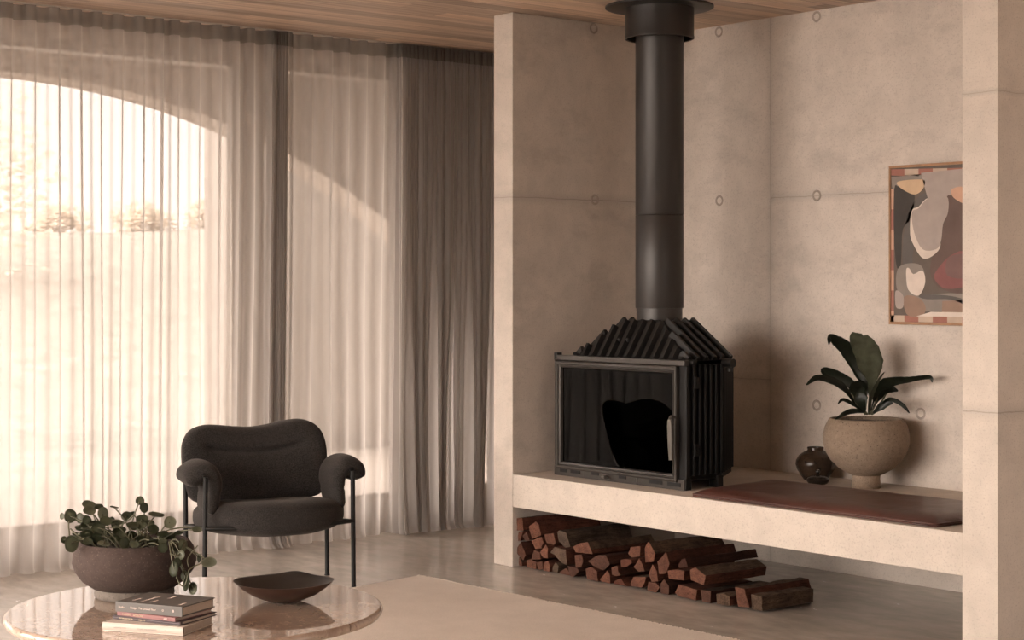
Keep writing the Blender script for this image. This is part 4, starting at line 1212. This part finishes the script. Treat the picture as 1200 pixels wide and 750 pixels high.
# planter with trailing round-leaved plant
PXc, PYc = 1.872, -3.035
pl = tag(empty('potted_plant', (PXc, PYc, TZt)), 'rough dark brown bowl planter with trailing round leaved plant on the marble table', 'plant')
lathe_obj('pot', [(0.1114, 0.0274), (0.1279, 0.03289), (0.1571, 0.05298), (0.179, 0.08221), (0.1873, 0.1078), (0.1854, 0.1297), (0.1781, 0.1516), (0.1663, 0.1681), (0.1626, 0.1717), (0.1553, 0.1699), (0.1608, 0.1507), (0.1553, 0.1279), (0, 0.1188)], M['pot_dark'], pl)
lathe_obj('foot', [(0, 0), (0.1133, 0), (0.1197, 0.004568), (0.1215, 0.01279), (0.1197, 0.0274), (0.1151, 0.03289), (0, 0.03289)], M['pot_foot'], pl)
bm = bmesh.new(); add_lathe(bm, [(0, 0.1571), (0.09135, 0.1589), (0.1571, 0.1535), (0.1589, 0.1462)], 40)
for v in bm.verts: v.co.z += 0.006*noise.noise(v.co*40)
obj('soil', bm, M['soil'], pl, smooth=True)
PD = (Vector((PXc, PYc, 0.5))-CAM).dot(FW)
POFF = Vector((PXc, PYc, TZt))
LV = [  # x, y, w, h in the plant's crop, depth shift, tone
 (68,187,28,42,.02,'leaf'),(118,185,75,90,-.02,'leaf'),(235,113,85,48,.03,'leaf'),(240,152,80,56,-.03,'leaf'),(325,172,66,88,-.02,'leaf_pale'),(180,198,50,66,0,'leaf'),(297,128,66,36,.05,'leaf'),(260,238,112,52,.02,'leaf_deep'),
 (395,131,56,11,.04,'leaf_deep'),(475,185,76,58,.05,'leaf'),(557,90,56,56,0,'leaf'),(583,133,56,66,-.02,'leaf_deep'),(570,205,78,60,-.04,'leaf'),(745,226,76,78,-.08,'leaf_pale'),(660,178,100,32,.04,'leaf'),(915,270,62,40,-.08,'leaf'),
 (990,475,96,64,-.17,'leaf_pale'),(930,450,26,56,-.14,'leaf_deep'),(890,640,52,78,-.2,'leaf'),(850,600,36,112,-.19,'leaf_deep'),(125,360,82,106,-.12,'leaf'),(80,335,42,46,-.1,'leaf'),(190,262,52,36,.02,'leaf'),(255,295,76,64,-.05,'leaf_deep'),
 (300,275,72,32,-.02,'leaf'),(415,225,74,32,0,'leaf'),(430,270,82,40,.03,'leaf_deep'),(520,365,62,44,-.16,'leaf'),(460,355,62,72,-.16,'leaf_deep'),(380,215,42,52,.06,'leaf_deep'),(640,270,72,62,.02,'leaf_deep'),(700,385,62,62,-.17,'leaf_deep'),
 (825,370,52,82,-.16,'leaf'),(790,480,52,62,-.19,'leaf_deep'),(770,520,52,92,-.2,'leaf_deep'),(750,310,62,42,-.05,'leaf'),(690,300,62,42,.05,'leaf_deep'),(600,320,52,32,.04,'leaf_deep'),(540,250,32,62,.05,'leaf_deep'),(350,330,52,42,0,'leaf_deep'),
 (200,312,72,42,.03,'leaf'),(330,360,82,30,-.13,'leaf_pale'),(400,330,62,52,-.05,'leaf_deep'),(230,345,62,42,-.1,'leaf'),(500,300,60,50,.0,'leaf_deep'),(560,330,60,40,-.06,'leaf_deep'),(620,230,60,44,.06,'leaf'),(800,290,60,26,-.06,'leaf'),
 (835,560,40,70,-.18,'leaf_deep'),(815,430,46,60,-.18,'leaf'),(640,350,60,40,-.1,'leaf_deep'),(290,330,60,44,-.08,'leaf_deep'),(440,300,60,44,-.03,'leaf'),(700,345,50,44,-.12,'leaf'),(340,295,60,36,.02,'leaf'),(505,165,50,16,.06,'leaf'),(155,300,50,22,0,'leaf_deep')]
rnd = random.Random(11)
for k in range(26):
    LV.append((180+540*rnd.random(), 205+140*rnd.random(), 50+34*rnd.random(), 34+34*rnd.random(), -0.10+0.17*rnd.random(), rnd.choice(('leaf', 'leaf_deep', 'leaf_deep'))))
fol = {k: bmesh.new() for k in ('leaf', 'leaf_pale', 'leaf_deep')}
stb = bmesh.new()
for i, (cx, cy, ww, hh, dd, tone) in enumerate(LV):
    c = at_depth(60+cx/5.355, 570+cy/5.355, PD+dd) - POFF
    sw = ww/5.355*PD/2052.03/2; sh = hh/5.355*PD/2052.03/2
    R_ = max(sw, sh)
    toward = (CAM - c - POFF).normalized()
    rt = RT.copy(); upv = Vector((0, 0, 1))
    ratio = min(sw, sh)/R_
    # a flat coin tipped away from the viewer until its outline has the seen proportions
    tilt = math.acos(max(0.12, min(1.0, ratio)))*rnd.choice((-1, 1))
    axis = rt if sw >= sh else upv
    nrm = Matrix.Rotation(tilt, 3, axis) @ toward
    e1 = axis.cross(nrm).normalized(); e2 = nrm.cross(e1).normalized()
    bm = fol[tone]
    cv = bm.verts.new(c - nrm*R_*0.06)
    rings = []
    for q in (0.55, 1.0):
        rings.append([bm.verts.new(c + (e1*math.cos(2*math.pi*k/16)*(1+0.05*math.sin(k*1.3+i)) + e2*math.sin(2*math.pi*k/16))*R_*q + nrm*R_*(0.10*(q*q-0.6)+0.03*math.sin(3*k*0.39+i)*q)) for k in range(16)])
    for k in range(16):
        k2 = (k+1) % 16
        bm.faces.new((cv, rings[0][k], rings[0][k2])); bm.faces.new((rings[0][k], rings[1][k], rings[1][k2], rings[0][k2]))
    # stem back to the crown of the plant, over the rim when the leaf hangs outside
    if cx > 760 and cy > 340:
        root = at_depth(60+(740+20*rnd.random())/5.355, 570+345/5.355, PD-.13)-POFF
        mid_ = (root+c)/2 + Vector((0, 0, 0.012)) + RT*(-0.004)
    else:
        a0 = rnd.random()*6.28; root = Vector((0.08*math.cos(a0), 0.08*math.sin(a0), 0.157))
        root = root + (Vector((c.x, c.y, 0))-Vector((root.x, root.y, 0)))*0.45; root.z = 0.153
        if Vector((root.x, root.y)).length > 0.137: 
            k_ = 0.137/Vector((root.x, root.y)).length; root.x *= k_; root.y *= k_
        mid_ = root*0.45 + c*0.55 + Vector((0, 0, 0.016))
    add_tube(stb, spline([root, mid_, c - nrm*R_*0.06], 5), [0.0021]*10+[0.0013], 5)
for k, bm in fol.items():
    bmesh.ops.solidify(bm, geom=bm.faces[:], thickness=0.0011)
    obj('foliage', bm, M[k], pl, smooth=True)
for pts in ([(740,345,-.15),(760,470,-.19),(800,600,-.2),(840,620,-.2),(865,520,-.19)], [(745,420,-.18),(800,430,-.18),(840,350,-.15)], [(830,600,-.19),(870,520,-.18),(945,480,-.17)], [(865,510,-.18),(858,450,-.17),(920,370,-.16)], [(650,350,-.1),(720,280,-.08),(850,255,-.08),(885,262,-.08)], [(360,255,-.03),(430,250,-.03),(530,170,-.03)], [(116,320,-.1),(110,250,-.06),(112,220,-.03)], [(250,350,-.05),(170,310,-.05),(120,265,-.04)]):
    add_tube(stb, spline([at_depth(60+a0/5.355, 570+b0/5.355, PD+c0)-POFF for a0, b0, c0 in pts], 5), 0.0022, 6)
obj('stems', stb, M['stem'], pl, smooth=True)

# shallow dark bowl
bo = tag(empty('bowl', (2.233, -2.724, TZt)), 'wide shallow dark wooden bowl with wavy rim on the marble table', 'bowl')
bm = bmesh.new()
NB = 96
def rimr(a0):      # angle measured from the camera's right
    pk = math.exp(-((((a0-math.pi*0.46+math.pi) % (2*math.pi))-math.pi)/0.30)**2)
    ends = abs(math.cos(a0))**6
    return 0.1425*(1+0.07*ends), 0.060 + 0.004*ends + 0.009*pk
def bowl_ring(f, lift, inner):
    ring = []
    for k in range(NB):
        a0 = 2*math.pi*k/NB
        rr_, hz = rimr(a0)
        rr_ = rr_*f if not inner else rr_*f
        z = hz*lift
        d = RT*math.cos(a0)*rr_ + FW*math.sin(a0)*rr_*0.98
        ring.append(bm.verts.new((d.x, d.y, z)))
    return ring
rings = [bowl_ring(0.10, 0.0, False), bowl_ring(0.22, 0.0, False), bowl_ring(0.42, 0.11, False), bowl_ring(0.64, 0.33, False), bowl_ring(0.84, 0.66, False), bowl_ring(0.965, 0.93, False), bowl_ring(1.0, 1.0, False),
         bowl_ring(0.985, 1.005, True), bowl_ring(0.83, 0.72, True), bowl_ring(0.62, 0.40, True), bowl_ring(0.40, 0.19, True), bowl_ring(0.2, 0.10, True), bowl_ring(0.05, 0.09, True)]
for j, (r0, r1) in enumerate(zip(rings, rings[1:])):
    for k in range(NB):
        f = bm.faces.new((r0[k], r0[(k+1) % NB], r1[(k+1) % NB], r1[k])); f.material_index = 1 if j >= 7 else 0
bm.faces.new(rings[0][::-1]); f = bm.faces.new(rings[-1]); f.material_index = 1
o = obj('shell', bm, [M['bowl_out'], M['bowl_in']], bo, smooth=True, auto=60)

# books
def text(body, size, mat, parent, loc, rot, align='LEFT', sx=1.0):
    cu_ = bpy.data.curves.new('lettering', 'FONT'); cu_.body = body; cu_.size = size; cu_.align_x = align; cu_.extrude = 0.0002
    cu_.materials.append(mat)
    tmp = bpy.data.objects.new('lettering_curve', cu_)
    me = bpy.data.meshes.new_from_object(tmp); bpy.data.objects.remove(tmp)
    o = bpy.data.objects.new('lettering', me); COL.objects.link(o)
    o.parent = parent; o.location = loc; o.rotation_euler = rot; o.scale = (sx, 1, 1)
    return o
def book(x, y, ang, L, Dp, z0_, z1_, cov, label, rounded=False, board=0.0028, pagemat=None):
    t = tag(empty('book', (x, y, z0_), math.radians(ang)), label, 'book', 'books stacked on the marble table')
    h = z1_-z0_
    bm = bmesh.new()
    # cover: two boards and a spine wrapped round the page block (spine along local y = 0)
    add_box(bm, 0, L, 0.002, Dp, 0, board, 0.0008); add_box(bm, 0, L, 0.002, Dp, h-board, h, 0.0008)
    if rounded:
        n = 10; pr = [(0.010*(1-math.sin(math.pi*k/n))*1.0, h/2-h/2*math.cos(math.pi*k/n)) for k in range(n+1)]
        a0 = [bm.verts.new((0, yy, zz)) for yy, zz in pr]; b0 = [bm.verts.new((L, yy, zz)) for yy, zz in pr]
        for k in range(n): bm.faces.new((a0[k], b0[k], b0[k+1], a0[k+1]))
        add_box(bm, 0, L, 0.0095, 0.0125, 0, h, 0)
    else: add_box(bm, 0, L, 0, 0.003, 0, h, 0.0008)
    c = obj('cover', bm, cov, t)
    bm = bmesh.new(); add_box(bm, 0.003, L-0.003, 0.0035, Dp-0.005, board, h-board)
    obj('page_block', bm, pagemat or M['pages'], t)
    return t, c, h
M['bk_grey'] = plain('book_grey_brown', (0.080, 0.070, 0.062), 0.55, 0, 0.06, 30)
M['bk_rose'] = plain('book_rose', (0.19, 0.075, 0.070), 0.55, 0, 0.06, 30)
M['bk_plum'] = plain('book_plum', (0.055, 0.036, 0.040), 0.5, 0, 0.06, 30)
M['bk_cream'] = plain('book_cream', (0.50, 0.425, 0.365), 0.6, 0, 0.04, 30)
M['ink_pale'] = plain('pale_lettering', (0.62, 0.50, 0.44), 0.6, 0, 0.02)
M['ink_yellow'] = plain('straw_lettering', (0.50, 0.40, 0.27), 0.6, 0, 0.02)
M['ink_grey'] = plain('grey_lettering', (0.30, 0.26, 0.23), 0.6, 0, 0.02)
SP = (math.pi/2, 0, 0)
t4, c4, h = book(2.307, -3.357, 33.0, 0.2485, 0.179, 0.4505, 0.4743, M['bk_cream'], 'thick cream book at the bottom of the stack on the marble table', True)
text('ARCHITECTURE', 0.005481, M['ink_grey'], c4, (0.03654, -0.0006, 0.009592), SP); text('HOUSES AND INTERIORS', 0.005481, M['ink_grey'], c4, (0.1078, -0.0006, 0.009592), SP); text('II', 0.005481, M['ink_grey'], c4, (0.1946, -0.0006, 0.009592), SP)
t3, c3, h = book(2.286, -3.315, 24.5, 0.230, 0.172, 0.4747, 0.4852, M['bk_plum'], 'thin dark plum book lying on the thick cream book', True, 0.002)
text('INTERIORS NOW', 0.006029, M['ink_yellow'], c3, (0.02375, -0.0006, 0.003106), SP); text('OBJECTS', 0.006029, M['ink_yellow'], c3, (0.08952, -0.0006, 0.003106), SP)
t2, c2, h = book(2.295, -3.306, 22.0, 0.2065, 0.1625, 0.4857, 0.4967, M['bk_rose'], 'thin rose red book directly under the grey top book', False, 0.002)
text('MODERN', 0.006851, M['ink_yellow'], c2, (0.0201, -0.0008, 0.002923), SP); text('INTERIORS', 0.006851, M['ink_yellow'], c2, (0.05846, -0.0008, 0.002923), SP); text('ART', 0.006851, M['ink_pale'], c2, (0.1663, -0.0008, 0.002923), SP)
t1, c1, h = book(2.295, -3.311, 27.0, 0.221, 0.1625, 0.4972, 0.5250, M['bk_grey'], 'grey brown hardback book on top of the stack', False, 0.003)
text('Studio', 0.007765, M['ink_pale'], c1, (0.01096, -0.0008, 0.01142), SP); text('Design : The Ground Floor', 0.007765, M['ink_pale'], c1, (0.05024, -0.0008, 0.01142), SP); text('o', 0.01096, M['ink_pale'], c1, (0.1553, -0.0008, 0.01142), SP); text('B', 0.009135, M['ink_pale'], c1, (0.19, -0.0008, 0.01142), SP)
for x, yy, L in ((0.045, 0.035, 'Design :'), (0.080, 0.030, 'The Ground Floor'), (0.112, 0.028, 'Houses'), (0.125, 0.105, 'Volume'), (0.218, 0.028, 'Studio')):
    text(L, 0.0118, M['ink_pale'], c1, (x*0.9135, yy*0.9135, 0.0281), (0, 0, math.pi/2))
